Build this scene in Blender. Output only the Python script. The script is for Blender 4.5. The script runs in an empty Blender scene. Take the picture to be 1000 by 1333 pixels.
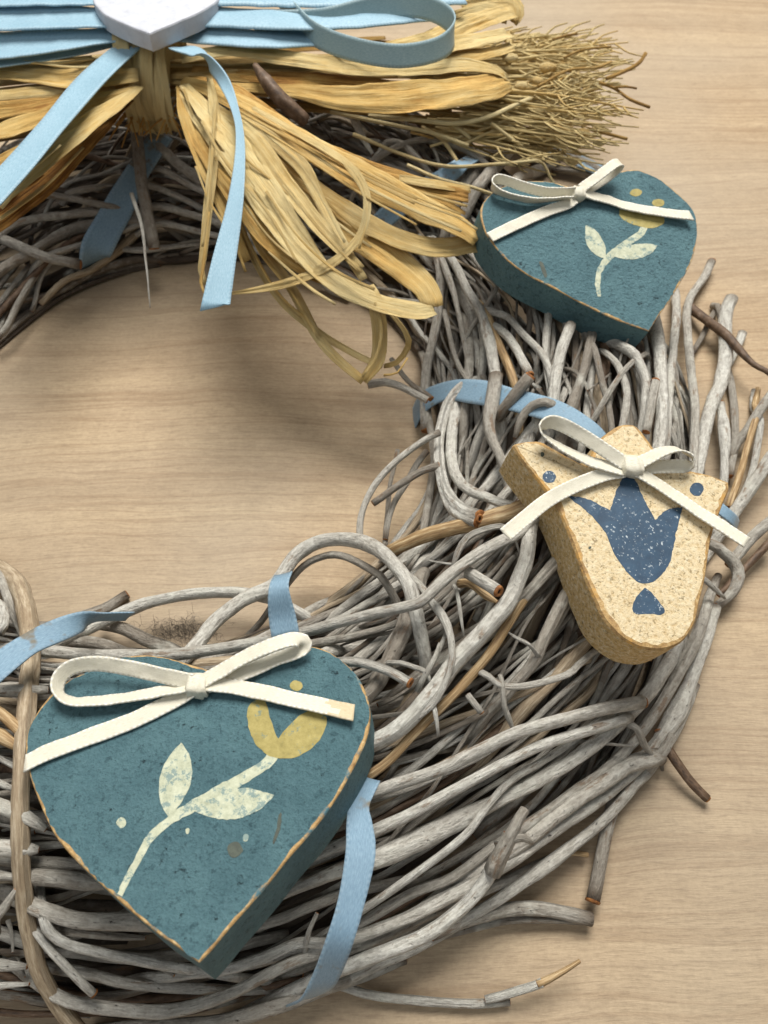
import bpy, bmesh, math, random
from mathutils import Vector, noise
random.seed(7)
MM = 0.001

# ------------------------------------------------------------------ camera
CAM_H, PITCH, FPX = 180.0, math.radians(57.0), 1000.0
sc = bpy.context.scene
cd = bpy.data.cameras.new('camera'); cam = bpy.data.objects.new('camera', cd)
sc.collection.objects.link(cam); sc.camera = cam
cam.location = (0, 0, CAM_H * MM)
cam.rotation_euler = (math.pi / 2 - PITCH, 0, 0)
cd.sensor_fit = 'VERTICAL'; cd.sensor_height = 9.8; cd.sensor_width = 9.8
cd.lens = 9.8 * FPX / 1333.0
cd.clip_start = 0.005; cd.clip_end = 10
cd.dof.use_dof = True; cd.dof.focus_distance = 0.158; cd.dof.aperture_fstop = 9.0

# ------------------------------------------------------------------ light
w = bpy.data.worlds.new('World'); sc.world = w; w.use_nodes = True
w.node_tree.nodes['Background'].inputs[0].default_value = (0.97, 0.985, 1.0, 1)
w.node_tree.nodes['Background'].inputs[1].default_value = 0.18
def area(name, loc, target, size, power, col):
    ld = bpy.data.lights.new(name, 'AREA'); ld.shape = 'DISK'; ld.size = size; ld.energy = power; ld.color = col
    o = bpy.data.objects.new(name, ld); sc.collection.objects.link(o); o.location = loc
    o.rotation_euler = (Vector(target) - Vector(loc)).to_track_quat('-Z', 'Y').to_euler()
area('ceiling_lamp', (0.12, 0.78, 1.20), (0.0, 0.12, 0.0), 0.80, 31.0, (1.0, 0.965, 0.91))
area('front_fill_lamp', (-0.45, -0.55, 1.25), (0.0, 0.12, 0.0), 1.0, 4.5, (0.95, 0.98, 1.0))  # fill lamp added above the viewer to lighten shaded fronts, no window
sc.view_settings.view_transform = 'Standard'; sc.view_settings.look = 'None'
sc.view_settings.exposure = 0.0; sc.view_settings.gamma = 1.0

# ------------------------------------------------------------------ pixel -> place helpers (millimetres)
SN, CS = math.sin(PITCH), math.cos(PITCH)
EYE = Vector((0, 0, CAM_H))
FW, RT, DN = Vector((0, CS, -SN)), Vector((1, 0, 0)), Vector((0, -SN, -CS))
def ray(u, v): return FW + RT * ((u - 500) / FPX) + DN * ((v - 666.5) / FPX)
def P(u, v, z):
    r = ray(u, v); return EYE + r * ((z - CAM_H) / r.z)
def depth(p): return (p - EYE).dot(FW)
WC = Vector((-57, 147, 0)); R0, HALF, TOP = 111.0, 48.0, 34.0
def crown(a):      # the ring is fuller under the broom
    d = abs((math.degrees(a) - 100 + 180) % 360 - 180); return max(0.0, 1 - (d / 62) ** 2)
def hgt(r, a=-1.0):
    k = crown(a); x = min(1.0, abs(r - R0 - 11 * k) / (HALF + 11 * k))
    return (TOP + 7 * k) * (0.5 + 0.5 * math.cos(math.pi * x)) ** 0.7
def S(u, v, lift=2.0):
    r = ray(u, v); t = 70.0
    while t < 420:
        p = EYE + r * t
        rad = math.hypot(p.x - WC.x, p.y - WC.y)
        if p.z < max(hgt(rad, math.atan2(p.y - WC.y, p.x - WC.x)) + lift, 2.0): return p
        t += 0.4
    return P(u, v, 2)

def catmull(pts, step):
    """pts: list of tuples/Vectors (any dimension); resampled about every `step` mm in the first three."""
    pts = [tuple(p) for p in pts]
    if len(pts) == 2: pts = [pts[0], tuple((a + b) / 2 for a, b in zip(*pts)), pts[1]]
    n = len(pts); out = []
    for i in range(n - 1):
        p0 = pts[i - 1] if i else tuple(2 * a - b for a, b in zip(pts[0], pts[1]))
        p1, p2 = pts[i], pts[i + 1]
        p3 = pts[i + 2] if i + 2 < n else tuple(2 * a - b for a, b in zip(pts[-1], pts[-2]))
        d = math.dist(p1[:3], p2[:3]); k = max(2, int(d / step))
        for j in range(k):
            t = j / k
            out.append(tuple(0.5 * (2 * b + (c - a) * t + (2 * a - 5 * b + 4 * c - d_) * t * t + (3 * b - a - 3 * c + d_) * t ** 3)
                             for a, b, c, d_ in zip(p0, p1, p2, p3)))
    out.append(pts[-1]); return out

# ------------------------------------------------------------------ scene object helpers
COL = sc.collection
def thing(name, loc, label, cat, group=None):
    o = bpy.data.objects.new(name, None); COL.objects.link(o); o.location = loc * MM
    o.empty_display_size = 0.01
    o['label'] = label; o['category'] = cat
    if group: o['group'] = group
    return o
ORIG = {}
def base_of(parent):
    b = Vector((0, 0, 0))
    while parent is not None:
        b += parent.location / MM; parent = parent.parent
    return b
def mesh_obj(name, verts, faces, mats, parent=None, fmat=None, uvs=None, smooth=True, tone=None):
    b = base_of(parent)
    me = bpy.data.meshes.new(name)
    me.from_pydata([tuple((Vector(v[:3]) - b) * MM) for v in verts], [], faces)
    for m in mats: me.materials.append(m)
    if fmat: me.polygons.foreach_set('material_index', fmat)
    me.polygons.foreach_set('use_smooth', [smooth] * len(me.polygons))
    if uvs:
        uv = me.uv_layers.new(name='UVMap')
        flat = []
        for l in me.loops: flat += uvs[l.vertex_index]
        uv.data.foreach_set('uv', flat)
    if tone is not None:
        at = me.attributes.new('tone', 'FLOAT', 'POINT')
        at.data.foreach_set('value', tone if isinstance(tone, list) else [tone] * len(verts))
    o = bpy.data.objects.new(name, me); COL.objects.link(o); o.parent = parent
    return o

# ------------------------------------------------------------------ materials
def hexc(h):
    c = [int(h[i:i + 2], 16) / 255 for i in (0, 2, 4)]
    return tuple((x / 12.92 if x < 0.04045 else ((x + 0.055) / 1.055) ** 2.4) for x in c) + (1,)
class NT:
    def __init__(s, name):
        s.m = bpy.data.materials.new(name); s.m.use_nodes = True; s.t = s.m.node_tree
        s.b = s.t.nodes['Principled BSDF']
    def n(s, typ, **kw):
        nd = s.t.nodes.new(typ)
        for k, v in kw.items():
            if k.startswith('_'): setattr(nd, k[1:], v)
        for k, v in kw.items():
            if k.startswith('_'): continue
            key = int(k[1:]) if k[0] == 'i' and k[1:].isdigit() else k.replace('__', ' ')
            if hasattr(v, 'is_output') or isinstance(v, bpy.types.NodeSocket): s.t.links.new(v, nd.inputs[key])
            else: nd.inputs[key].default_value = v
        return nd
    def mapping(s, src, scale, loc=(0, 0, 0), rot=(0, 0, 0)):
        return s.n('ShaderNodeMapping', Vector=src, Scale=scale, Location=loc, Rotation=rot).outputs[0]
    def noise(s, vec, scale, detail=4, rough=0.6, dist=0.0):
        return s.n('ShaderNodeTexNoise', Vector=vec, Scale=scale, Detail=detail, Roughness=rough, Distortion=dist).outputs[0]
    def ramp(s, fac, stops, interp='LINEAR'):
        nd = s.n('ShaderNodeValToRGB', Fac=fac); r = nd.color_ramp; r.interpolation = interp
        while len(r.elements) < len(stops): r.elements.new(0.5)
        for e, (p, c) in zip(r.elements, stops):
            e.position = p; e.color = c if len(c) == 4 else tuple(c) + (1,)
        return nd.outputs[0]
    def mask(s, fac, a, b): return s.ramp(fac, [(a, (0, 0, 0, 1)), (b, (1, 1, 1, 1))])
    def mix(s, fac, a, b, mode='MIX'):
        nd = s.n('ShaderNodeMix', _data_type='RGBA', _blend_type=mode)
        for k, v in ((0, fac), (6, a), (7, b)):
            if isinstance(v, bpy.types.NodeSocket): s.t.links.new(v, nd.inputs[k])
            else: nd.inputs[k].default_value = v
        return nd.outputs[2]
    def math(s, op, a, b=0.0):
        nd = s.n('ShaderNodeMath', _operation=op)
        for k, v in ((0, a), (1, b)):
            if isinstance(v, bpy.types.NodeSocket): s.t.links.new(v, nd.inputs[k])
            else: nd.inputs[k].default_value = v
        return nd.outputs[0]
    def bump(s, h, strength, dist):
        nd = s.n('ShaderNodeBump', Height=h, Strength=strength, Distance=dist)
        s.t.links.new(nd.outputs[0], s.b.inputs['Normal'])
    def out(s, color=None, rough=None, **kw):
        if color is not None:
            if isinstance(color, bpy.types.NodeSocket): s.t.links.new(color, s.b.inputs['Base Color'])
            else: s.b.inputs['Base Color'].default_value = color
        if rough is not None:
            if isinstance(rough, bpy.types.NodeSocket): s.t.links.new(rough, s.b.inputs['Roughness'])
            else: s.b.inputs['Roughness'].default_value = rough
        for k, v in kw.items(): s.b.inputs[k.replace('__', ' ')].default_value = v
        return s.m
    def obj(s): return s.n('ShaderNodeTexCoord').outputs['Object']
    def uv(s): return s.n('ShaderNodeTexCoord').outputs['UV']
    def attr(s, name): return s.n('ShaderNodeAttribute', _attribute_name=name).outputs['Fac']

def m_bark():
    t = NT('weathered_bark'); uv, ob = t.uv(), t.obj(); tone = t.attr('tone')
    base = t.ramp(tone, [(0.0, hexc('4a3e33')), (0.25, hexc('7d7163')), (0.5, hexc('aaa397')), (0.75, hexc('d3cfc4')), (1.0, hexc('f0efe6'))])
    streak = t.noise(t.mapping(uv, (0.10, 3.6, 1)), 3.0, 6, 0.7)
    c = t.mix(t.mask(streak, 0.34, 0.58), t.mix(0.55, base, hexc('685b4d')), base)
    big = t.noise(ob, 60, 4, 0.65)
    c = t.mix(t.math('MULTIPLY', t.mask(big, 0.54, 0.66), 0.7), c, hexc('dfded2'))
    rust = t.noise(t.mapping(uv, (0.05, 1.3, 1), (3, 1, 7)), 2.4, 5, 0.7)
    c = t.mix(t.math('MULTIPLY', t.mask(rust, 0.59, 0.65), 0.6), c, hexc('84623f'))
    cr = t.noise(t.mapping(uv, (0.30, 4.0, 1), (5, 2, 0)), 2.2, 6, 0.78)
    crk = t.mask(cr, 0.62, 0.66)
    c = t.mix(t.math('MULTIPLY', crk, 0.85), c, hexc('362b22'))
    fine = t.noise(ob, 1500, 3, 0.7); med = t.noise(ob, 480, 4, 0.7)
    c = t.mix(0.32, c, t.ramp(med, [(0.32, (0.42, 0.38, 0.33, 1)), (0.62, (1, 1, 1, 1))]), 'MULTIPLY')
    c = t.mix(0.3, c, t.ramp(fine, [(0.3, (0.35, 0.32, 0.28, 1)), (0.7, (1, 1, 1, 1))]), 'MULTIPLY')
    h = t.math('SUBTRACT', t.math('ADD', t.math('ADD', t.math('MULTIPLY', streak, 1.3), t.math('MULTIPLY', med, 0.35)), t.math('MULTIPLY', fine, 0.25)), t.math('MULTIPLY', crk, 1.3))
    t.bump(h, 0.9, 0.001)
    return t.out(c, 0.52, Specular__IOR__Level=0.45)
def m_barewood():
    t = NT('bare_wood'); uv, ob = t.uv(), t.obj()
    st = t.noise(t.mapping(uv, (0.05, 4.0, 1)), 3.0, 5, 0.6)
    c = t.ramp(st, [(0.3, hexc('6a5236')), (0.5, hexc('a1845c')), (0.68, hexc('d2bd96'))])
    t.bump(st, 0.6, 0.0004); return t.out(c, 0.7)
def m_tan():
    t = NT('tan_stripped_bark'); uv, ob = t.uv(), t.obj()
    st = t.noise(t.mapping(uv, (0.06, 5.0, 1)), 3.0, 6, 0.7); n = t.noise(ob, 90, 4, 0.6)
    c = t.ramp(st, [(0.3, hexc('6e5c48')), (0.5, hexc('a8967c')), (0.68, hexc('cdbfa6'))])
    c = t.mix(t.math('MULTIPLY', t.mask(n, 0.5, 0.7), 0.5), c, hexc('8f7a60'))
    t.bump(st, 0.8, 0.0006); return t.out(c, 0.65)
def m_darkbark():
    t = NT('dark_brown_bark'); uv, ob = t.uv(), t.obj()
    st = t.noise(t.mapping(uv, (0.15, 2.0, 1)), 3.0, 5, 0.6)
    c = t.ramp(st, [(0.3, hexc('382a20')), (0.55, hexc('66503c')), (0.75, hexc('857465'))])
    t.bump(st, 0.5, 0.0003); return t.out(c, 0.65)
def m_cut():
    t = NT('cut_end_wood'); ob = t.obj()
    n = t.noise(ob, 900, 4, 0.7)
    return t.out(t.ramp(n, [(0.3, hexc('4a2a12')), (0.5, hexc('8e5a2b')), (0.75, hexc('c08a50'))]), 0.8)
def m_pith():
    t = NT('hollow_pith'); return t.out(hexc('2a160b'), 0.9)

def m_blue(name, face=True):
    t = NT(name); ob = t.obj()
    n1 = t.noise(ob, 120, 3, 0.6); n2 = t.noise(ob, 1400, 5, 0.78); n3 = t.noise(ob, 600, 4, 0.7)
    c = t.ramp(n1, [(0.3, hexc('53767e')), (0.5, hexc('5c8088')), (0.7, hexc('658a91'))])
    c = t.mix(t.math('MULTIPLY', t.mask(n2, 0.52, 0.68), 0.4), c, hexc('7698a0'))
    c = t.mix(t.math('MULTIPLY', t.math('SUBTRACT', 1.0, t.mask(n2, 0.34, 0.46)), 0.5), c, hexc('2f4b54'))
    c = t.mix(t.math('MULTIPLY', t.mask(n3, 0.57, 0.64), 0.5), c, hexc('2b4750'))
    pit = t.mask(t.noise(t.mapping(ob, (1, 1, 1), (2, 0, 3)), 420, 5, 0.8), 0.64, 0.68)
    c = t.mix(t.math('MULTIPLY', pit, 0.8), c, hexc('2f4148'))
    t.bump(t.math('SUBTRACT', t.math('ADD', n2, n3), t.math('MULTIPLY', pit, 1.5)), 1.0, 0.0009)
    return t.out(c, 0.6, Specular__IOR__Level=0.35)
def m_worn(name, paint):
    t = NT(name); ob = t.obj()
    n = t.noise(ob, 210, 5, 0.7); g = t.noise(ob, 900, 3, 0.7)
    wood = t.ramp(g, [(0.3, hexc('8a6a45')), (0.55, hexc('b4935f')), (0.8, hexc('d9c498'))])
    c = t.mix(t.mask(n, 0.37, 0.47), hexc(paint), wood)
    t.bump(g, 0.6, 0.0004); return t.out(c, 0.75)
def m_paint(name, lo, mid, hi, chip, chip_at):
    t = NT(name); ob = t.obj()
    n = t.noise(ob, 600, 6, 0.75); n2 = t.noise(ob, 420, 6, 0.8)
    c = t.ramp(n, [(0.3, hexc(lo)), (0.5, hexc(mid)), (0.7, hexc(hi))])
    c = t.mix(t.math('MULTIPLY', t.mask(n2, chip_at, chip_at + 0.05), 0.75), c, hexc(chip))
    t.bump(n, 0.5, 0.0003); return t.out(c, 0.7)
def m_navy():
    t = NT('speckled_navy_paint'); ob = t.obj()
    n = t.noise(ob, 300, 5, 0.7)
    c = t.ramp(n, [(0.3, hexc('20394f')), (0.6, hexc('2d4a62'))])
    v = t.noise(ob, 1500, 3, 0.6); v2 = t.noise(ob, 160, 3, 0.6)
    f = t.math('MULTIPLY', t.mask(v, 0.60, 0.66), t.mask(v2, 0.38, 0.60))
    c = t.mix(f, c, hexc('bcc5c9'))
    t.bump(n, 0.4, 0.0003); return t.out(c, 0.6)
def m_sand(name, tint):
    t = NT(name); ob = t.obj()
    n = t.noise(ob, 1100, 5, 0.75); n2 = t.noise(ob, 120, 3, 0.6); n3 = t.noise(t.mapping(ob, (1, 1, 1), (4, 4, 4)), 1250, 4, 0.7)
    c = t.ramp(n, [(0.28, hexc('b79a6c')), (0.45, hexc(tint)), (0.7, hexc('e8dbbc'))])
    c = t.mix(t.math('MULTIPLY', t.mask(n3, 0.56, 0.64), 0.7), c, hexc('75623f'))
    c = t.mix(t.math('MULTIPLY', t.mask(n2, 0.5, 0.75), 0.2), c, hexc('c9a870'))
    t.bump(t.math('SUBTRACT', n, n3), 0.7, 0.0006); return t.out(c, 0.82)
def m_white():
    t = NT('white_paint'); ob = t.obj()
    n = t.noise(ob, 300, 5, 0.7)
    c = t.ramp(n, [(0.25, hexc('adb0b8')), (0.45, hexc('bcbfc7')), (0.7, hexc('c4c7ce'))])
    t.bump(t.noise(ob, 900, 4, 0.7), 0.35, 0.0004); return t.out(c, 0.6)
def m_satin(name, lo, mid, hi, edge, stain=None, stain_at=0.68, pk=0.35):
    t = NT(name); uv, ob = t.uv(), t.obj()
    sx = t.n('ShaderNodeSeparateXYZ', Vector=uv)
    e = t.math('ABSOLUTE', t.math('SUBTRACT', sx.outputs[1], 0.5))
    edgeband = t.mask(e, 0.36, 0.44)
    ws = t.noise(t.mapping(uv, (0.25, 9, 1)), 4.0, 4, 0.6)
    wv = t.n('ShaderNodeTexWave', Vector=t.mapping(uv, (1, 0, 0)), Scale=0.30, Distortion=1.5, Detail=1.0)
    pic = t.math('MULTIPLY', edgeband, wv.outputs['Fac'])
    weave = t.noise(t.mapping(uv, (7, 26, 1)), 1.5, 2, 0.5)
    c = t.ramp(ws, [(0.25, hexc(lo)), (0.5, hexc(mid)), (0.75, hexc(hi))])
    c = t.mix(t.math('MULTIPLY', pic, pk), c, hexc(edge))
    blot = t.noise(ob, 90, 3, 0.6)
    c = t.mix(t.math('MULTIPLY', t.mask(blot, 0.35, 0.65), 0.25), c, hexc(lo))
    if stain:
        sn = t.noise(t.mapping(ob, (1, 1, 1), (9, 3, 1)), 75, 4, 0.7)
        c = t.mix(t.math('MULTIPLY', t.mask(sn, stain_at, stain_at + 0.06), 0.8), c, hexc(stain))
    t.bump(t.math('ADD', t.math('MULTIPLY', pic, 0.8 * pk), t.math('MULTIPLY', weave, 0.6)), 0.6, 0.0003)
    return t.out(c, 0.36, Sheen__Weight=0.08, Specular__IOR__Level=0.4)
def m_raffia(name, stops):
    t = NT(name); uv, ob = t.uv(), t.obj(); tone = t.attr('tone')
    st = t.noise(t.mapping(uv, (0.025, 9, 1)), 2.5, 6, 0.7); fb = t.noise(t.mapping(uv, (0.05, 34, 1)), 2.0, 4, 0.7)
    bl = t.noise(ob, 70, 4, 0.65)
    f = t.math('ADD', t.math('ADD', t.math('MULTIPLY', st, 0.75), t.math('MULTIPLY', bl, 0.5)), t.math('MULTIPLY', t.math('SUBTRACT', tone, 0.55), 0.55))
    c = t.ramp(f, stops)
    c = t.mix(0.4, c, t.ramp(fb, [(0.34, (0.48, 0.40, 0.30, 1)), (0.58, (1, 1, 1, 1))]), 'MULTIPLY')
    t.bump(t.math('ADD', st, t.math('MULTIPLY', fb, 0.8)), 0.9, 0.0007)
    return t.out(c, 0.66, Specular__IOR__Level=0.28)
def m_table():
    t = NT('pale_oak_table'); ob = t.obj()
    warp = t.noise(ob, 6, 3, 0.5)
    v = t.n('ShaderNodeVectorMath', _operation='ADD', i0=ob)
    wv = t.n('ShaderNodeCombineXYZ', Y=t.math('MULTIPLY', warp, 0.03)); t.t.links.new(wv.outputs[0], v.inputs[1])
    p = v.outputs[0]
    a = t.noise(t.mapping(p, (4, 60, 1), rot=(0, 0, -0.05)), 1.0, 4, 0.6)
    ln = t.noise(t.mapping(p, (4, 150, 1), (0.2, 0.7, 0), (0, 0, -0.05)), 1.0, 2, 0.5)
    line = t.ramp(ln, [(0.47, (0, 0, 0, 1)), (0.50, (1, 1, 1, 1)), (0.53, (0, 0, 0, 1))])
    b = t.noise(t.mapping(p, (70, 900, 1), rot=(0, 0, -0.05)), 1.0, 5, 0.7)
    g = t.noise(t.mapping(p, (260, 2200, 1)), 1.0, 3, 0.6)
    fine = t.noise(ob, 900, 4, 0.75); blot = t.noise(ob, 150, 4, 0.7)
    c = t.ramp(a, [(0.25, hexc('a69073')), (0.5, hexc('b6a082')), (0.75, hexc('c5af8e'))])
    c = t.mix(t.math('MULTIPLY', line, 0.36), c, hexc('86694a'))
    c = t.mix(t.math('MULTIPLY', t.mask(b, 0.46, 0.66), 0.28), c, hexc('836d54'))
    c = t.mix(t.math('MULTIPLY', t.mask(g, 0.50, 0.66), 0.36), c, hexc('7d674f'))
    c = t.mix(0.34, c, t.ramp(fine, [(0.3, (0.5, 0.46, 0.42, 1)), (0.65, (1, 1, 1, 1))]), 'MULTIPLY')
    c = t.mix(0.25, c, t.ramp(blot, [(0.3, (0.6, 0.55, 0.5, 1)), (0.65, (1, 1, 1, 1))]), 'MULTIPLY')
    big = t.noise(t.mapping(ob, (1, 1, 1), (0.3, 0.1, 0)), 9, 2, 0.5)
    c = t.mix(t.math('MULTIPLY', t.mask(big, 0.4, 0.7), 0.4), c, hexc('a59e90'))
    t.bump(t.math('ADD', t.math('MULTIPLY', b, 0.8), t.math('MULTIPLY', g, 0.6)), 0.5, 0.0004)
    return t.out(c, 0.6, Specular__IOR__Level=0.25)

BARK, BARE, DARK, CUT, PITH = m_bark(), m_barewood(), m_darkbark(), m_cut(), m_pith()
BLUE_FACE, BLUE_SIDE = m_blue('teal_blue_paint'), m_blue('teal_blue_side_paint')
WORN_BLUE = m_worn('worn_blue_edge', '486c75')
CREAM = m_paint('cream_paint', '979c85', 'b4b89f', 'c8cbb4', '5f7d80', 0.52)
MUSTARD = m_paint('mustard_paint', '857a42', '9c8f52', 'ad9f62', '5c7874', 0.58)
SPOT = m_paint('dark_knot_paint', '343a34', '434a41', '525a4e', '2b322f', 0.6)
NAVY, SAND = m_navy(), m_sand('sandy_wood', 'd8c49c')
SAND_SIDE = m_sand('sandy_wood_side', 'c9a86c')
WORN_SAND = m_worn('burnished_edge', 'c69a56')
WHITE = m_white()
RIB_BLUE = m_satin('pale_blue_satin', '769caf', '93b6c8', 'aecbd9', 'c6dce6')
RIB_TEAL = m_satin('grey_teal_satin', '7896a0', '93aeb4', 'a8c0c3', 'c0d0d2')
RIB_WRAP = m_satin('dusty_blue_satin', '66839a', '809eb2', '9cb8c9', 'b4cad6', '77684a', 0.57)
RIB_WHITE = m_satin('ivory_satin', 'c6c0a8', 'dfdac8', 'eae6d8', 'f7f5ec', 'c9a468', 0.66, 0.9)
RIB_STAIN = m_satin('stained_ribbon_end', 'c2ad84', 'd4c4a2', 'e0d5ba', 'ebe4d2')
RAFFIA = m_raffia('golden_raffia', [(0.34, hexc('7c4f22')), (0.50, hexc('c4924a')), (0.65, hexc('e4be72')), (0.9, hexc('f5e0a6'))])
BRISTLE = m_raffia('golden_bristle', [(0.15, hexc('9c6a2c')), (0.36, hexc('dca352')), (0.55, hexc('f2c878')), (0.8, hexc('fae2a4'))])
STRAW = m_raffia('dry_straw', [(0.2, hexc('86602f')), (0.42, hexc('bd9550')), (0.6, hexc('dcba78')), (0.85, hexc('f0deaa'))])

# ------------------------------------------------------------------ the table
tb = mesh_obj('table_top', [(-700, -350, 0), (700, -350, 0), (700, 900, 0), (-700, 900, 0)], [(0, 1, 2, 3)], [m_table()], smooth=False)
tb['kind'] = 'structure'

# ------------------------------------------------------------------ tubes
def tube_data(path, sides=8, rough=0.10, seed=0.0, caps=True, knot=0.0, V0=0, groove=0.0):
    """path: list of (x,y,z,r) resampled. returns verts, faces, uvs, fmat"""
    n = len(path); vs, fs, uv, fm = [], [], [], []
    pts = [Vector(p[:3]) for p in path]
    t = (pts[1] - pts[0]).normalized()
    nrm = t.orthogonal().normalized(); L = 0.0; ell = 0.10 * math.sin(seed * 12.9) if rough else 0
    for i in range(n):
        t2 = (pts[min(i + 1, n - 1)] - pts[max(i - 1, 0)])
        t2 = t2.normalized() if t2.length > 1e-6 else t
        nrm = (nrm - t2 * nrm.dot(t2)).normalized(); bn = t2.cross(nrm); t = t2
        if i: L += (pts[i] - pts[i - 1]).length
        r = path[i][3] * (1 + (0.22 * noise.noise(Vector((L * 0.018, seed * 4.1, 2))) if rough else 0))
        if knot:
            k = noise.noise(Vector((L * 0.035 + seed * 3.1, seed, 0.5)))
            r *= 1 + knot * max(0, k - 0.35) * 2.2
        for j in range(sides):
            a = 2 * math.pi * j / sides
            rr = r * (1 + ell * math.cos(2 * a + seed) + rough * (noise.noise(Vector((L * 0.16 + seed, math.cos(a) * 0.8, math.sin(a) * 0.8 + seed * 2))) +
                                   0.6 * noise.noise(Vector((L * 0.03 + seed, math.cos(a) * 1.2 + 7, math.sin(a) * 1.2))) + 0.5 * noise.noise(Vector((L * 0.55 + seed, math.cos(a) * 1.5, math.sin(a) * 1.5 + seed)))))
            if groove:
                da = (a - groove - L * 0.012 + math.pi) % (2 * math.pi) - math.pi
                env = min(1.0, max(0.0, 3.0 * noise.noise(Vector((L * 0.03, seed * 2.2, 4)))))
                rr *= 1 - 0.5 * env * math.exp(-(da / 0.3) ** 2)
            vs.append(tuple(pts[i] + nrm * (math.cos(a) * rr) + bn * (math.sin(a) * rr)))
            uv.append((L, j / sides * 1.0 + seed))
    for i in range(n - 1):
        for j in range(sides):
            k = (j + 1) % sides
            fs.append((V0 + i * sides + j, V0 + i * sides + k, V0 + (i + 1) * sides + k, V0 + (i + 1) * sides + j)); fm.append(0)
    if caps:
        for e in (0, n - 1):
            c = len(vs); ring = [e * sides + j for j in range(sides)]
            cen = pts[e] ; tt = (pts[min(e + 1, n - 1)] - pts[max(e - 1, 0)]).normalized() * (1 if e else -1)
            rr = path[e][3]
            for j in ring:
                q = cen + (Vector(vs[j]) - cen) * 0.72 + tt * rr * 0.12; vs.append(tuple(q)); uv.append(uv[j])
            for j in range(sides):
                k = (j + 1) % sides
                f = (V0 + ring[j], V0 + ring[k], V0 + c + k, V0 + c + j)
                fs.append(f if e == 0 else f[::-1]); fm.append(1)
            f = tuple(V0 + c + j for j in range(sides))
            fs.append(f if e == 0 else f[::-1]); fm.append(1)
    return vs, fs, uv, fm
def wob(path, amp, seed):
    out = []
    L = 0
    for i, p in enumerate(path):
        if i: L += math.dist(path[i - 1][:3], p[:3])
        q = Vector((L * 0.045, seed * 1.7, 0.3)); k2 = Vector((L * 0.13, seed * 2.7, 5.3))
        out.append((p[0] + amp * noise.noise(q) + amp * .35 * noise.noise(k2), p[1] + amp * noise.noise(q + Vector((0, 9, 0))) + amp * .35 * noise.noise(k2 + Vector((0, 9, 0))), max(p[3], p[2] + amp * noise.noise(q + Vector((0, 0, 9)))), p[3]))
    return out
def fix_winding(o):
    bm = bmesh.new(); bm.from_mesh(o.data); bmesh.ops.recalc_face_normals(bm, faces=bm.faces); bm.to_mesh(o.data); bm.free()

# ------------------------------------------------------------------ the wreath
wreath = thing('twig_wreath', Vector((WC.x, WC.y, 0)), 'round wreath woven of grey weathered twigs lying on the wooden table', 'wreath')
SEED = [1.0]
def add_twig(path, tone=0.5, mat=None, parent=wreath, name='twig', sides=14, step=1.6, amp=0.5, knot=0.8, rough=0.12, hollow=None):
    SEED[0] += 1.37
    p = wob(catmull(path, step), amp, SEED[0])
    vs, fs, uv, fm = tube_data(p, sides, rough, SEED[0], True, knot, 0, (SEED[0] * 2.1) % 6.28 if sides > 10 else 0.0)
    if name == 'twig' and uv[(len(p) - 1) * sides][0] > 20:
        LT = uv[(len(p) - 1) * sides][0]; tv = []
        for q in range(len(vs)):
            dd = min(uv[q][0], LT - uv[q][0]); tv.append(tone - 0.45 * max(0.0, 1 - dd / (2.5 + 2 * (SEED[0] % 1))) + 0.12 * noise.noise(Vector((uv[q][0] * 0.04, SEED[0], 2))))
        tone = tv
    o = mesh_obj(name, vs, fs, [mat or BARK, CUT], parent, fm, uv, True, tone)
    fix_winding(o)
    for e in (hollow or ()):
        i = 0 if e == 0 else len(p) - 1; j = 1 if e == 0 else len(p) - 2
        c = Vector(p[i][:3]); d = (c - Vector(p[j][:3])).normalized(); r = p[i][3]
        q = [tuple(c + d * r * 0.10) + (r * 0.93,), tuple(c + d * r * 0.34) + (r * 0.90,)]
        ns = 12; n1 = d.orthogonal().normalized(); n2 = d.cross(n1); V = []; Fc = []; fmm = []
        for k, (off, rr) in enumerate(((0.05, 0.97), (0.38, 0.92), (0.42, 0.50), (0.18, 0.42))):
            for a in range(ns):
                an = 2 * math.pi * a / ns; jj = 1 + 0.12 * noise.noise(Vector((an * 2, k, SEED[0])))
                V.append(tuple(c + d * (off * r * jj) + (n1 * math.cos(an) + n2 * math.sin(an)) * rr * r * jj))
        for k in range(3):
            for a in range(ns):
                b = (a + 1) % ns; Fc.append((k * ns + a, k * ns + b, (k + 1) * ns + b, (k + 1) * ns + a)); fmm.append(0)
        Fc.append(tuple(3 * ns + a for a in range(ns))); fmm.append(1)
        ce = mesh_obj('cut_end', V, Fc, [CUT, PITH], o, fmm, None, True); fix_winding(ce)
    return o
def px(pts, wpx, taper=1.0, z=None):
    """trace -> 3D path with radius. points (u,v[,lift]) on the wreath, or at absolute height z."""
    out = []; n = len(pts)
    for i, q in enumerate(pts):
        p = P(q[0], q[1], q[2] if len(q) > 2 else z) if z is not None else S(q[0], q[1], q[2] if len(q) > 2 else 2.0)
        k = 1 + (taper - 1) * i / max(1, n - 1)
        r = 0.5 * wpx * k * depth(p) / FPX
        out.append((p.x, p.y, max(p.z, r), r))
    # smooth heights
    zs = [o[2] for o in out]
    if n > 3:
        for _ in range(2):
            zs = [zs[0]] + [(zs[i - 1] + 2 * zs[i] + zs[i + 1]) / 4 for i in range(1, n - 1)] + [zs[-1]]
    res = []
    for (u, v), zz, o in zip([(q[0], q[1]) for q in pts], zs, out):
        p = P(u, v, zz); res.append((p.x, p.y, p.z, o[3]))
    return res

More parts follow.
